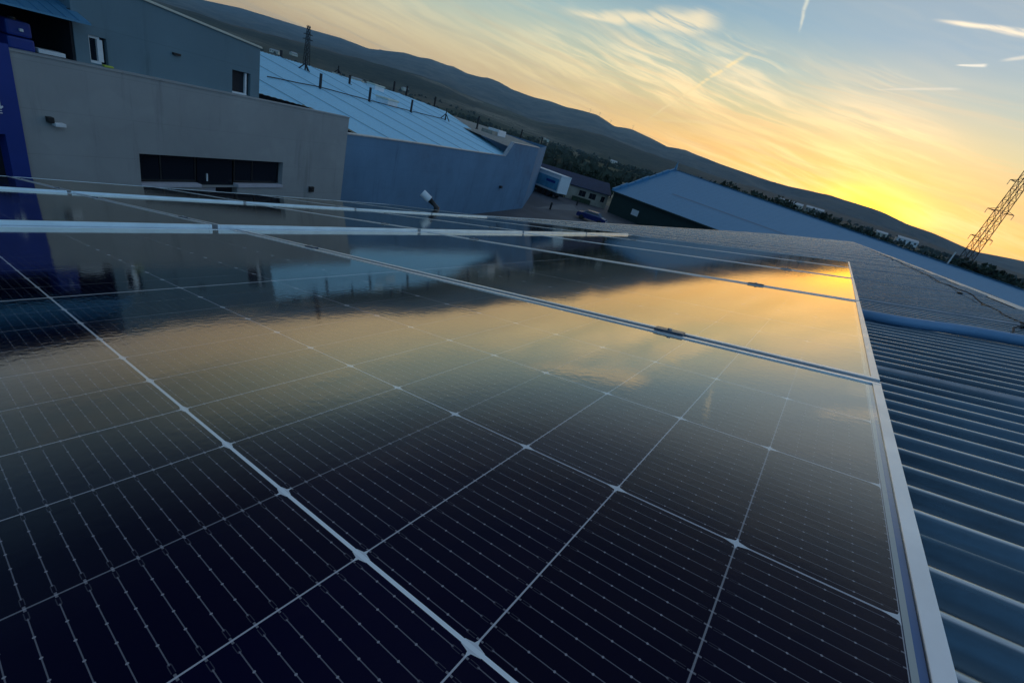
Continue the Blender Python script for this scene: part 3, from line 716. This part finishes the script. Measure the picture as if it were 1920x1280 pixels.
# trailer
def place(p, ang): return Matrix.Translation(p) @ Matrix.Rotation(ang, 4, 'Z')
tp = azel(-30.74, -5.6, 78); tp.z = 0
tr = empty('box_trailer', 'white box truck trailer with pale blue side panels parked beside the hall', 'trailer', place(tp, math.atan2(-1.0, 4.9)))
MB().box(-9.5, 0, 0, 2.5, 1.05, 3.75).build('body', M['white'], tr, bevel=.04)
MB().box(-9.3, -.25, -.03, -.004, 1.35, 3.2).build('side_panel', mat('pale_blue_graphic', (.10, .32, .48), .5, 0, .25, .8), tr)
MB().box(-9.55, .05, -.06, 2.56, 3.753, 3.9).build('roof_rail', M['white'], tr)
MB().box(-3.2, -1.0, -.05, -.033, 2.35, 2.75).build('stripe', M['blue'], tr); MB().box(-6.6, -6.0, -.05, -.033, 2.2, 2.5).build('stripe', M['dark'], tr)
MB().box(-9.0, -.3, .3, 2.2, .55, 1.045).build('chassis', M['blackpl'], tr)
for q in (-2.0, -3.2, -4.4):
    for yy in (.02, 2.2): MB().tube([(q, yy, .5), (q, yy + .28, .5)], .5, 16).build('wheel', M['tyre'], tr)
# low building
lb0 = azel(-24.59, -5.32, 88); lb0.z = 0; lang = math.atan2(5.7, 6.7)
lb = empty('low_building', 'low cream building with dark tiled roof and three dark windows behind the yard', 'building', place(lb0, lang))
mb = MB(); Hs = []
wins = [(-1.3, -.55), (-3.6, -2.3), (-5.6, -4.3)]
class _F: pass
def wallx(mb, x0, x1, z1, y, holes):
    wall_holes(mb, x0, x1, 0, z1, y, .2, holes)
wallx(mb, -17, 0, 2.75, 0, [(a, b, 1.0, 2.0) for a, b in wins] + [(-8.6, -7.9, 0, 2.1), (-11.0, -10.2, .4, 2.1)])
mb.quad((0, 0, 0), (0, 7, 0), (0, 7, 2.75), (0, 3.5, 4.2), (0, 0, 2.75)); mb.quad((-17, 0, 0), (-17, 0, 2.75), (-17, 3.5, 4.2), (-17, 7, 2.75), (-17, 7, 0)); mb.quad((0, 7, 0), (-17, 7, 0), (-17, 7, 2.75), (0, 7, 2.75))
mb.build('wall', M['tan'], lb, fix=False)
for a, b in wins:
    w = MB().box(a, b, .15, .17, 1.0, 2.0).build('window', M['glass'], lb); MB().box((a + b) / 2 - .03, (a + b) / 2 + .03, .1, .148, 1.02, 1.98).build('frame', M['blackpl'], w)
MB().box(-8.6, -7.9, .15, .18, 0, 2.1).build('door', M['dark'], lb); MB().box(-11, -10.2, .15, .18, .4, 2.1).build('window', M['dark'], lb)
mb = MB()
for sgn in (0, 1):
    ya, yb = (-.45, 3.5) if sgn == 0 else (7.45, 3.5); za = 2.6
    mb.quad((-17.4, ya, za), (.3, ya, za), (.3, yb, 4.38), (-17.4, yb, 4.38)); mb.quad((-17.4, ya, za - .12), (.3, ya, za - .12), (.3, ya, za), (-17.4, ya, za)); mb.quad((.3, ya, za), (.3, ya, za - .12), (.3, yb, 4.26), (.3, yb, 4.38))
mb.build('roof', M['darkroof'], lb, fix=False)
bpy.context.view_layer.update()
o = MB().box(-.75, .75, 0, .35, 0, 1.5).build('wooden_crate', M['ochre'], None, bevel=.02); o.matrix_world = lb.matrix_world @ Matrix.Translation((-8.9, -.6, .02)); tag(o, 'ochre wooden crate standing against the low cream building', 'crate')
o = MB().box(-3.5, 0, -.5, 0, 0, .8).build('dark_hedge', M['leaf'], None); o.matrix_world = lb.matrix_world @ Matrix.Translation((-3.2, -.35, .01)); tag(o, 'dark clipped hedge under the windows of the low cream building', 'hedge')
# cars
def make_car(m):
    t = empty('parked_car', 'x', 'car', Matrix())
    prof = [(-2.1, .35), (-2.12, .75), (-1.95, .95), (-1.3, 1.02), (-.75, 1.42), (.75, 1.44), (1.4, 1.02), (2.0, .88), (2.12, .6), (2.1, .35)]
    mb = MB(); n_ = len(prof)
    for y in (-.85, .85):
        for x, z in prof: mb.v.append((x, y * (1 if z < 1.1 else .86), z))
    for i in range(n_): j = (i + 1) % n_; mb.f.append((i, j, n_ + j, n_ + i))
    mb.f.append(tuple(range(n_))[::-1]); mb.f.append(tuple(range(n_, 2 * n_)))
    mb.build('body', m, t, bevel=.03)
    mb = MB()
    for y in (-1, 1): mb.quad((-1.15, y * .835, 1.06), (1.2, y * .835, 1.06), (.7, y * .765, 1.38), (-.7, y * .765, 1.38))
    mb.quad((1.36, -.7, 1.07), (1.36, .7, 1.07), (.80, .66, 1.42), (.80, -.66, 1.42)); mb.quad((-1.27, -.7, 1.07), (-1.27, .7, 1.07), (-.79, .66, 1.41), (-.79, -.66, 1.41))
    mb.build('window', M['glass'], t)
    for x in (-1.3, 1.3):
        for y in (-.87, .67): MB().tube([(x, y, .33), (x, y + .2, .33)], .33, 14).build('wheel', M['tyre'], t)
    for y in (-.65, .45): MB().box(2.09, 2.15, y, y + .25, .6, .74).build('headlight', M['white'], t)
    return t
cb = make_car(M['carblue']); p = azel(-25.7, -6.95, 64.5); p.z = .01; cb.matrix_world = place(p, rad(18)); cb['label'] = 'blue car parked in the yard before the low cream building'
o = None
for i, (x, y, lab) in enumerate(((1031, 393, 'dark bollard on the pale concrete close to the eave line'), (1081, 385, 'small dark bollard farther back in the yard'))):
    q = on_z(x, y, 0); t = empty('bollard', lab, 'bollard', Matrix.Translation(q), 'dark bollards in the yard')
    MB().tube([(0, 0, 0), (0, 0, .95)], .14, 10).build('post', M['blackpl'], t); MB().tube([(0, 0, .951), (0, 0, 1.0)], .17, 10).build('cap', M['blackpl'], t)
# ------------------------------------------------------------------ big neighbouring hall with a smooth blue roof
A0 = Vector((-34.8, 77.5, 0)); ed = Vector((.9568, -.2909, 0)); nd_ = Vector((.2909, .9568, 0))
nh = empty('neighbour_hall', 'big hall with smooth blue roof, pale raised gable edge and dark green wall', 'building', Matrix(((ed.x, nd_.x, 0, A0.x), (ed.y, nd_.y, 0, A0.y), (0, 0, 1, 0), (0, 0, 0, 1))))
LZ, RZ, SP = Z(-4.4), Z(1.85), 14.4; LEN = 95
def rz(s): return RZ - .0385 * s
mb = MB(); nseg = 190
for i in range(nseg + 1):
    s = LEN * i / nseg; r = .012 if i % 2 else 0
    mb.v += [(s, -.5, LZ - .1 + r), (s, SP, rz(s) + r), (s, SP * 2, LZ + r)]
for i in range(nseg): a = 3 * i; mb.f += [(a, a + 3, a + 4, a + 1), (a + 1, a + 4, a + 5, a + 2)]
mb.build('roof', M['sheet3'], nh, fix=False)
mb = MB(); mb.quad((0.1, 0, 0), (LEN, 0, 0), (LEN, 0, LZ - .12), (.1, 0, LZ - .12)); mb.quad((.1, 0, 0), (.1, 0, LZ - .12), (.1, SP, RZ - .2), (.1, SP * 2, LZ - .12), (.1, SP * 2, 0)); mb.quad((.1, SP * 2, 0), (LEN, SP * 2, 0), (LEN, SP * 2, LZ - .1), (.1, SP * 2, LZ - .1)); mb.build('wall', M['green'], nh, fix=False)
mb = MB()
for i in range(9):
    t0, t1 = i / 9, (i + .93) / 9
    a = (-.15, -.6 + (SP + .6) * t0, LZ + (RZ - LZ) * t0); b = (-.15, -.6 + (SP + .6) * t1, LZ + (RZ - LZ) * t1)
    h0 = .30 + .10 * math.sin(i * 2.1)
    j = len(mb.v)
    for (q, hh) in ((a, h0), (b, h0 + .04)):
        mb.v += [(q[0], q[1], q[2] - .1), (q[0] + .4, q[1], q[2] - .1), (q[0] + .4, q[1], q[2] + hh), (q[0], q[1], q[2] + hh)]
    mb.f += [(j, j + 4, j + 5, j + 1), (j + 3, j + 2, j + 6, j + 7), (j, j + 3, j + 7, j + 4), (j + 1, j + 5, j + 6, j + 2), (j, j + 1, j + 2, j + 3), (j + 4, j + 7, j + 6, j + 5)]
mb.build('gable_trim', M['sheet3'], nh)
mb = MB(); mb.tube([(0, SP, RZ), (.1, SP, RZ + 1.5)], .22, 6, .05); mb.tube([(.6, SP - .4, RZ), (.2, SP, RZ + .8)], .12, 5, .08); mb.build('finial', M['sheet3'], nh)
MB().box(0, LEN, SP - .12, SP + .12, 0, .05, Matrix(((1, 0, 0, 0), (0, 1, 0, 0), (-.0385, 0, 1, RZ + .05), (0, 0, 0, 1)))).build('ridge_cap', M['sheet3'], nh)
MB().box(0, LEN, -.62, -.5, LZ - .32, LZ - .12).build('gutter', M['green'], nh)
for i, (a, b) in enumerate(((26, 4.0), (34, 7.5), (44, 5.5))):
    pass
# panel seam lines on the roof: shallow steps
mb = MB()
for fr_ in (.36,):
    y_ = SP * fr_; z_ = LZ + (RZ - LZ) * fr_
    mb.v += [(8, y_ - .05, z_ + .06), (60, y_ - .05, z_ + .06 - .0385 * 60 * fr_), (60, y_ + .05, z_ + .12 - .0385 * 60 * fr_), (8, y_ + .05, z_ + .12)]; mb.f.append((0, 1, 2, 3))
mb.build('sheet_lap', M['dark_alu'], nh)
nh_sign = MB().box(0, 1.5, -.06, -.003, 0, .95).build('wall_sign', M['white'], None, bevel=.01)
q = ray(1190, 399); t_ = (A0 - CAM).dot(nd_) / q.dot(nd_); hp = CAM + q * t_
bpy.context.view_layer.update()
nh_sign.matrix_world = nh.matrix_world @ Matrix.Translation(nh.matrix_world.inverted() @ hp) @ Matrix.Translation((-.7, 0, -.45)); tag(nh_sign, 'small white rectangular sign on the dark green wall', 'sign')

# ------------------------------------------------------------------ land
CR = [(-180, 2.0), (-120, 2.4), (-80, 2.6), (-69.1, 2.68), (-66.2, 3.07), (-60.3, 3.29), (-57.5, 3.45), (-54.7, 3.32), (-52.5, 3.75), (-51, 4.06), (-49.6, 4.10), (-48.5, 4.32), (-46.5, 4.25), (-45.9, 4.32), (-44.3, 4.10), (-42.8, 4.16), (-41.9, 4.35), (-40.6, 4.28), (-39, 3.98), (-36.5, 3.88), (-34.5, 4.05), (-32.7, 3.98), (-30.5, 4.15), (-29, 4.16), (-27.9, 3.9), (-26.7, 3.55), (-25.5, 3.72), (-24.7, 3.79), (-22.5, 3.5), (-20.3, 3.1), (-19.3, 3.22), (-18.2, 3.3), (-17.3, 3.19), (-14, 2.95), (-11.3, 2.8), (-9, 2.72), (-6.8, 2.71), (-4.8, 2.86), (-2.8, 2.9), (-.8, 2.89), (.8, 2.85), (2, 2.75), (4, 2.36), (6.1, 2.23), (7.9, 1.95), (9.5, 1.72), (10.6, 1.83), (12.6, 2.02), (16, 2.1), (30, 2.4), (90, 2.0), (180, 2.0)]
MD = [(-180, .8), (-80, 1.4), (-65, 1.66), (-60, 1.93), (-55.6, 2.33), (-49, 2.55), (-42.8, 2.16), (-36, 1.9), (-27.5, 2.2), (-20, 1.9), (-12, 1.8), (0, 1.6), (10, 1.0), (30, 1.0), (180, .8)]
PL = [(-180, -.3), (-60, -.1), (-50, -.05), (-40, -.2), (-30, -.35), (-20, 0), (-10, .75), (0, .85), (10, .55), (30, .4), (180, -.3)]
RC = [(-180, 4500), (-100, 6000), (-75, 8500), (-60, 9000), (-50, 7800), (-40, 6600), (-30, 5800), (-24, 5500), (-15, 4500), (0, 3600), (7, 3600), (9, 4000), (12, 4500), (30, 4500), (180, 4500)]
def itp(T, x):
    for (a, va), (b, vb) in zip(T, T[1:]):
        if a <= x <= b:
            t = (x - a) / (b - a); return va + (vb - va) * t
    return T[-1][1]
azs = []
a = -180.0
while a < 180: azs.append(a); a += (.35 if -85 <= a < 20 else 3.0)
rs = [70, 88, 110, 140, 180, 230, 300, 400, 520, 680, 850, 1050, 1200, 1350, 1500, 1650, 1800, 1950, 2100, 2300, 2500, 2800, 3100]
def hnoise(x, y, s, o=0):
    from mathutils import noise as mn
    return mn.fractal(Vector((x / s, y / s, o)), 1.0, 2.0, 5)
def sm_(t): t = max(0, min(1, t)); return t * t * (3 - 2 * t)
def land(a, r):
    rc = itp(RC, a); e0, em, ec = itp(PL, a), itp(MD, a), itp(CR, a)
    flat = math.degrees(math.atan2(-CAMZ, r)); low = em < ec - .5
    b_ = em * .96 - .12 if low else em * .96 + (ec - em) * .1
    if r < 110: return -.004
    if r <= 1050: e = flat + (e0 - math.degrees(math.atan2(-CAMZ, 1050))) * sm_((math.log(r) - math.log(100)) / (math.log(1050) - math.log(100)))
    elif r <= 2500: e = e0 + (em - e0) * sm_((r - 1050) / 1450) * .96
    elif r <= 3100: e = em * .96 + (b_ - em * .96) * (r - 2500) / 600
    elif r <= rc: e = b_ + (ec - b_) * ((r - 3100) / max(1, rc - 3100)) ** .85
    else: e = ec * (rc / r) * (1 - (r / rc - 1) * 8)
    x, y = math.sin(rad(a)) * r, math.cos(rad(a)) * r
    z = CAMZ + r * math.tan(rad(e))
    amp = 0 if r < 150 else min(1, (r - 150) / 900) * r * .0046
    if abs(r - rc) < 1: amp *= .22
    z += hnoise(x, y, 90 + r * .10) * amp
    if r > 3200 and r < rc * .97: z += -abs(hnoise(x, y, 700, 5)) * r * .010
    return z
mb = MB(); mb.v.append((0, 0, -.004))
for a in azs:
    rc = itp(RC, a)
    rr = rs + [3100 + (rc - 3100) * q / 14 for q in range(1, 15)] + [rc * 1.03, rc * 1.06, rc * 1.09]
    for r in rr: mb.v.append((math.sin(rad(a)) * r, math.cos(rad(a)) * r, land(a, r)))
nrr = len(rr)
for i in range(len(azs)):
    j = (i + 1) % len(azs)
    mb.f.append((0, 1 + j * nrr, 1 + i * nrr))
    for k in range(nrr - 1): mb.f.append((1 + i * nrr + k, 1 + j * nrr + k, 1 + j * nrr + k + 1, 1 + i * nrr + k + 1))
gm = bpy.data.materials.new('fields_and_hills'); gm.use_nodes = True; t = gm.node_tree; b = t.nodes['Principled BSDF']; b.inputs['Roughness'].default_value = .95; b.inputs['Specular IOR Level'].default_value = .1
ge = t.nodes.new('ShaderNodeNewGeometry'); x, y, z = sep(t, ge.outputs['Position'])
r_ = (x * x + y * y).pw(.5)
def voro(vec, scale):
    n = t.nodes.new('ShaderNodeTexVoronoi'); n.inputs['Scale'].default_value = scale; t.links.new(vec, n.inputs['Vector']); return n
pos = ge.outputs['Position']
v1 = voro(comb(t, x + noise(t, pos, .004, 2) * 160, y * .8, 0.0), .0026)
sepc = t.nodes.new('ShaderNodeSeparateColor'); t.links.new(v1.outputs['Color'], sepc.inputs[0])
fc = ramp(t, Ex(t, sepc.outputs[0]), [(0, (.02, .04, .015)), (.22, (.04, .06, .02)), (.42, (.15, .12, .08)), (.56, (.04, .06, .03)), (.74, (.30, .26, .19)), (1.0, (.12, .11, .07))])
rowsn = (noise(t, comb(t, x * 3.0, y * .3, 0.0), .06, 6, .7)).smooth(.42, .60)
dots = voro(pos, .10); dd = Ex(t, dots.outputs['Distance']).lt(.36)
fc = mixc(t, dd * noise(t, pos, .006, 3).smooth(.45, .55) * .8, fc, (.012, .022, .012))
fc = mixc(t, rowsn * .35, fc, (.02, .028, .016))
wood = mixc(t, noise(t, pos, .02, 8, .75).smooth(.35, .65), (.010, .020, .014), (.060, .066, .040))
fm = r_.smooth(900, 1900)
nn_ = noise(t, pos, .0016, 5, .6).smooth(.40, .56)
c = mixc(t, fm * nn_, fc, wood)
mt = mixc(t, noise(t, pos, .0028, 9, .72).smooth(.38, .62), (.035, .055, .055), (.15, .15, .13))
c = mixc(t, r_.smooth(2700, 3600), c, mt)
east_ = (x / r_).smooth(-.42, -.12)
c = mixc(t, east_ * r_.smooth(500, 1500) * .62, c, (.115, .075, .052))
spots = noise(t, pos, .012, 6, .8).smooth(.54, .60)
c = mixc(t, spots * r_.smooth(250, 500) * .7, c, (.012, .020, .012))
t.links.new(c, b.inputs['Base Color'])
tag(mb.build('ground', gm, None, smooth=True, fix=True), kind='structure')

# ------------------------------------------------------------------ trees
def make_tree(h, w, seed, label, nleaf=420, conical=False):
    rnd = random.Random(seed); t = empty('roadside_tree', label, 'tree', Matrix())
    mb = MB(); mb.tube([(0, 0, -.3), (.05, 0, h * .3), (0, .08, h * .6)], .035 * h, 6, .012 * h)
    for q in range(5):
        a = rnd.uniform(0, 6.28); mb.tube([(0, 0, h * rnd.uniform(.25, .45)), (math.cos(a) * w * .3, math.sin(a) * w * .3, h * rnd.uniform(.55, .75))], .012 * h, 4, .004 * h)
    mb.build('trunk', M['bark'], t)
    mb = MB(); cl = []
    for q in range(9):
        a = rnd.uniform(0, 6.28); zz = rnd.uniform(.30, .92); rr = w * .5 * ((1.05 - zz) if conical else math.sqrt(max(.05, 1 - ((zz - .6) / .42) ** 2))) * rnd.uniform(.3, .8)
        cl.append((math.cos(a) * rr, math.sin(a) * rr, zz * h, rnd.uniform(.16, .30) * w))
    for q in range(nleaf):
        cx, cy, cz, cr = rnd.choice(cl); d = Vector((rnd.gauss(0, 1), rnd.gauss(0, 1), rnd.gauss(0, 1) * 1.1)).normalized() * cr * rnd.uniform(.4, 1.15)
        p = Vector((cx, cy, cz)) + d; s = rnd.uniform(.035, .075) * w + .05
        n1 = Vector((rnd.gauss(0, 1), rnd.gauss(0, 1), rnd.gauss(0, 1))).normalized(); n2 = n1.orthogonal().normalized() * s; n3 = n1.cross(n2).normalized() * s * .7
        mb.quad(p - n2 - n3, p + n2 - n3 * .5, p + n2 * .7 + n3, p - n2 * .6 + n3)
    mb.build('crown', M['leaf'], t, fix=False); return t
T0 = make_tree(4.6, 3.0, 1, 'x'); T1 = make_tree(5.2, 2.6, 2, 'x', conical=True); T2 = make_tree(4.2, 3.6, 5, 'x')
used = set()
def put(proto_, p, sc, label, group, rot):
    if id(proto_) not in used: used.add(id(proto_)); o = proto_
    else: o = copy_tree(proto_)
    o.matrix_world = Matrix.Translation(p) @ Matrix.Rotation(rot, 4, 'Z') @ Matrix.Scale(sc, 4); o['label'] = label; o['group'] = group
import itertools
rn = random.Random(11)
words = ['leftmost', 'second from left', 'third from left', 'fourth from left', 'fifth from left', 'fifth from right', 'fourth from right', 'third from right', 'second from right', 'rightmost']
for i in range(10):
    az_ = -29.0 + i * .50 + rn.uniform(-.12, .12); p = azel(az_, 0, 116 + rn.uniform(-3, 3)); p.z = 0
    put((T0, T1, T2)[i % 3], p, rn.uniform(.8, 1.12), words[i] + ' small dark tree behind the low cream building', 'row of small trees behind the low building', rn.uniform(0, 6))
BT = make_tree(8.5, 6.5, 21, 'x', 600)
ground_z = land
for i in range(30):
    az_ = -17.2 + i * 1.02 + rn.uniform(-.3, .3); rr_ = 175 + rn.uniform(-15, 30); p = azel(az_, 0, rr_); p.z = ground_z(az_, rr_) - .4
    o = BT if i == 0 else copy_tree(BT)
    o.matrix_world = Matrix.Translation(p) @ Matrix.Rotation(rn.uniform(0, 6), 4, 'Z') @ Matrix.Scale(rn.uniform(.86, 1.12) * (1.42 if az_ < 1 else 1.2), 4)
    o['label'] = 'dark tree in the tree belt just beyond the blue hall ridge'; o['group'] = 'dark tree belt beyond the blue hall ridge'
# ------------------------------------------------------------------ far buildings
def far_building(az_, dist, L, H, Wd, rot, label, m, zoff=0.0, group=None):
    p = azel(az_, 0, dist); p.z = ground_z(az_, dist) + zoff
    t = empty('distant_building', label, 'building', place(p, rot), group)
    mb = MB(); mb.box(-L / 2, L / 2, -Wd / 2, Wd / 2, -3, H); mb.build('wall', m, t)
    mb = MB(); mb.quad((-L / 2 - .3, -Wd / 2 - .3, H), (L / 2 + .3, -Wd / 2 - .3, H), (L / 2 + .3, 0, H + Wd * .16), (-L / 2 - .3, 0, H + Wd * .16)); mb.quad((-L / 2 - .3, Wd / 2 + .3, H), (L / 2 + .3, Wd / 2 + .3, H), (L / 2 + .3, 0, H + Wd * .16), (-L / 2 - .3, 0, H + Wd * .16))
    mb.build('roof', M['ridge'], t, fix=False)
    mb = MB()
    n_ = max(2, int(L / 5))
    for q in range(n_): x0 = -L / 2 + (q + .3) * L / n_; mb.box(x0, x0 + L / n_ * .4, -Wd / 2 - .03, -Wd / 2 - .004, H * .4, H * .8)
    mb.build('windows', M['dark'], t); return t
far_building(-5.9, 1040, 42, 9, 22, .05, 'long pale farm building on the dark slope left of the sunset glow', M['cream'], 1)
far_building(-3.6, 1020, 30, 8, 22, .05, 'pale shed at the right end of the long farm building below the sunset', M['tan'], 1)
far_building(4.7, 820, 24, 6, 16, .1, 'small pale building left of the big pylon foot', M['white'], 1)
far_building(2.6, 830, 14, 5, 14, .1, 'smallest pale building between the farm and the pylon', M['cream'], 1)
for i, (a_, d_, L_, lab) in enumerate(((-63.2, 1450, 22, 'pale house beyond the blue roof at the far left'), (-61.6, 1600, 16, 'second pale house from the left beyond the blue roof'), (-57.6, 1150, 34, 'pale shed beyond the blue roof right of the small pylon'), (-55.4, 1250, 26, 'long pale shed beyond the blue roof below the highest hill shoulder'), (-50.5, 1500, 18, 'lone pale barn in the fields beyond the blue roof ridge'), (-33.8, 1400, 20, 'pale farmhouse in the fields beyond the hall corner'), (-25.4, 1200, 16, 'tiny pale farmhouse above the row of small trees'))):
    far_building(a_, d_, L_, 6.0, 14, .6 + i, lab, M['cream'], .5)
# scrub and orchard trees dotted over the plain: nobody could count them
rnd = random.Random(5); mb = MB()
def clump(x, y, z, h):
    for q in range(5):
        a = rnd.uniform(0, 6.28); dx, dy = math.cos(a) * h * .5, math.sin(a) * h * .5; ox, oy, oz = rnd.uniform(-.25, .25) * h, rnd.uniform(-.25, .25) * h, rnd.uniform(.0, .45) * h
        mb.quad((x + ox - dx, y + oy - dy, z + oz), (x + ox + dx, y + oy + dy, z + oz + rnd.uniform(-.1, .1) * h), (x + ox + dx * .5, y + oy + dy * .5, z + oz + h * .6), (x + ox - dx * .6, y + oy - dy * .6, z + oz + h * .5))
n_ = 0
while n_ < 2600:
    a_ = rnd.uniform(-72, 14); r = 160 * (1500 / 160) ** rnd.random()
    x, y = math.sin(rad(a_)) * r, math.cos(rad(a_)) * r
    if r < 240 and a_ > -24: continue
    d = hnoise(x, y, 160 + r * .12, 9)
    if d < .02 and rnd.random() > .08: continue
    if int((x * .8 + y * .5) / (7 + r * .012)) % 2 and rnd.random() > .25: continue
    clump(x, y, land(a_, r) - .6, rnd.uniform(2.2, 5.0) * (1 + r / 2600)); n_ += 1
tag(mb.build('scrub', M['scrub'], None, fix=False), 'dark scrub and orchard trees dotted over the plain', 'scrub', kind='stuff')
# ------------------------------------------------------------------ power pylons
def pylon(name, label, base, H, wb, wt, arms, rot, thick, nlev):
    t = empty(name, label, 'pylon', place(base, rot))
    mb = MB()
    lv = [H * (1 - (1 - i / nlev) ** 1.0) for i in range(nlev + 1)]
    wid = lambda z: wb + (wt - wb) * min(1, z / (H * .93)) ** .8
    cor = lambda z: [(sx * wid(z) / 2, sy * wid(z) / 2, z) for sx, sy in ((-1, -1), (1, -1), (1, 1), (-1, 1))]
    for a_, b_ in zip(lv, lv[1:]):
        A_, B_ = cor(a_), cor(b_)
        for i in range(4):
            j = (i + 1) % 4
            mb.tube([A_[i], B_[i]], thick, 4); mb.tube([A_[i], B_[j]], thick * .5, 3); mb.tube([A_[j], B_[i]], thick * .5, 3); mb.tube([B_[i], B_[j]], thick * .5, 3)
    mb.build('lattice', M['lattice'], t)
    for z, l in arms:
        for sg in (-1, 1):
            am = MB(); w = wid(z) / 2
            am.tube([(sg * w, -w, z), (sg * (w + l), 0, z + .1)], thick * .7, 4); am.tube([(sg * w, w, z), (sg * (w + l), 0, z + .1)], thick * .7, 4); am.tube([(sg * w, 0, z + l * .35), (sg * (w + l), 0, z + .1)], thick * .6, 4)
            a_o = am.build('cross_arm', M['lattice'], t)
            MB().tube([(sg * (w + l), 0, z + .05), (sg * (w + l), 0, z - 1.3)], .07, 6).build('insulator', M['dark_alu'], a_o)
    return t
pp = azel(9.27, 0, 200); pp.z = ground_z(9.27, 200) - 2.0
pylon('power_pylon', 'tall lattice pylon rising against the sunset at the right edge', pp, 62, 2.9, 1.5, [(19.5, 2.0), (27.5, 2.6), (36, 2.2), (44, 2.2)], rad(22), .12, 20)
pq = azel(-60.4, 0, 520); pq.z = ground_z(-60.4, 520)
pylon('power_pylon', 'small faraway pylon above the left end of the light blue roof', pq, 38 + 0, 5.2, 2.0, [(31, 3.2), (27, 3.6)], rad(30), .28, 10)
wp = azel(8.35, 0, 112); wp.z = ground_z(8.35, 112); t = empty('white_pole', 'short white pole standing left of the pylon foot', 'pole', Matrix.Translation(wp))
MB().tube([(0, 0, 0), (0, 0, 10.6)], .12, 8).build('shaft', M['white'], t); MB().box(.13, .75, -.1, .1, 9.6, 10.2).build('head', M['blackpl'], t)
# wind turbines on the crest
def turbine():
    t = empty('wind_turbine', 'x', 'wind turbine', Matrix(), 'wind turbines on the far crest')
    MB().tube([(0, 0, -20), (0, 0, 62)], 2.4, 8, 1.5).build('tower', M['lattice'], t); MB().box(-2, 2, -3, 5, 61, 65).build('nacelle', M['lattice'], t)
    for q in range(3):
        a = q * 2.0944 + .5; MB().tube([(0, -4, 63), (math.sin(a) * 34, -4, 63 + math.cos(a) * 34)], 1.8, 5, .7).build('blade', M['lattice'], t)
    return t
tb = turbine()
for i, (a_, lab) in enumerate(((-29.85, 'leftmost of four tiny wind turbines on the crest'), (-28.7, 'second from left of four tiny wind turbines on the crest'), (-27.25, 'third from left of four tiny wind turbines, in the dip of the crest'), (-24.65, 'rightmost of four tiny wind turbines on the crest'))):
    o = tb if i == 0 else copy_tree(tb); rc = itp(RC, a_); p = azel(a_, itp(CR, a_), rc); o.matrix_world = Matrix.Translation(p) @ Matrix.Rotation(rad(-a_), 4, 'Z') @ Matrix.Scale(.5, 4); o['label'] = lab

# ------------------------------------------------------------------ evening haze over the valley
hz = bpy.data.materials.new('valley_haze'); hz.use_nodes = True; t = hz.node_tree; t.nodes.clear()
vo = t.nodes.new('ShaderNodeVolumePrincipled'); vo.inputs['Color'].default_value = (.40, .70, 1.0, 1); vo.inputs['Density'].default_value = 1.0e-4; vo.inputs['Anisotropy'].default_value = .25
ou = t.nodes.new('ShaderNodeOutputMaterial'); t.links.new(vo.outputs[0], ou.inputs['Volume'])
hb = MB().box(-9900, 5050, -5050, 5500, -30, 620).build('haze', hz, None); tag(hb, kind='stuff')
S.cycles.volume_bounces = 0
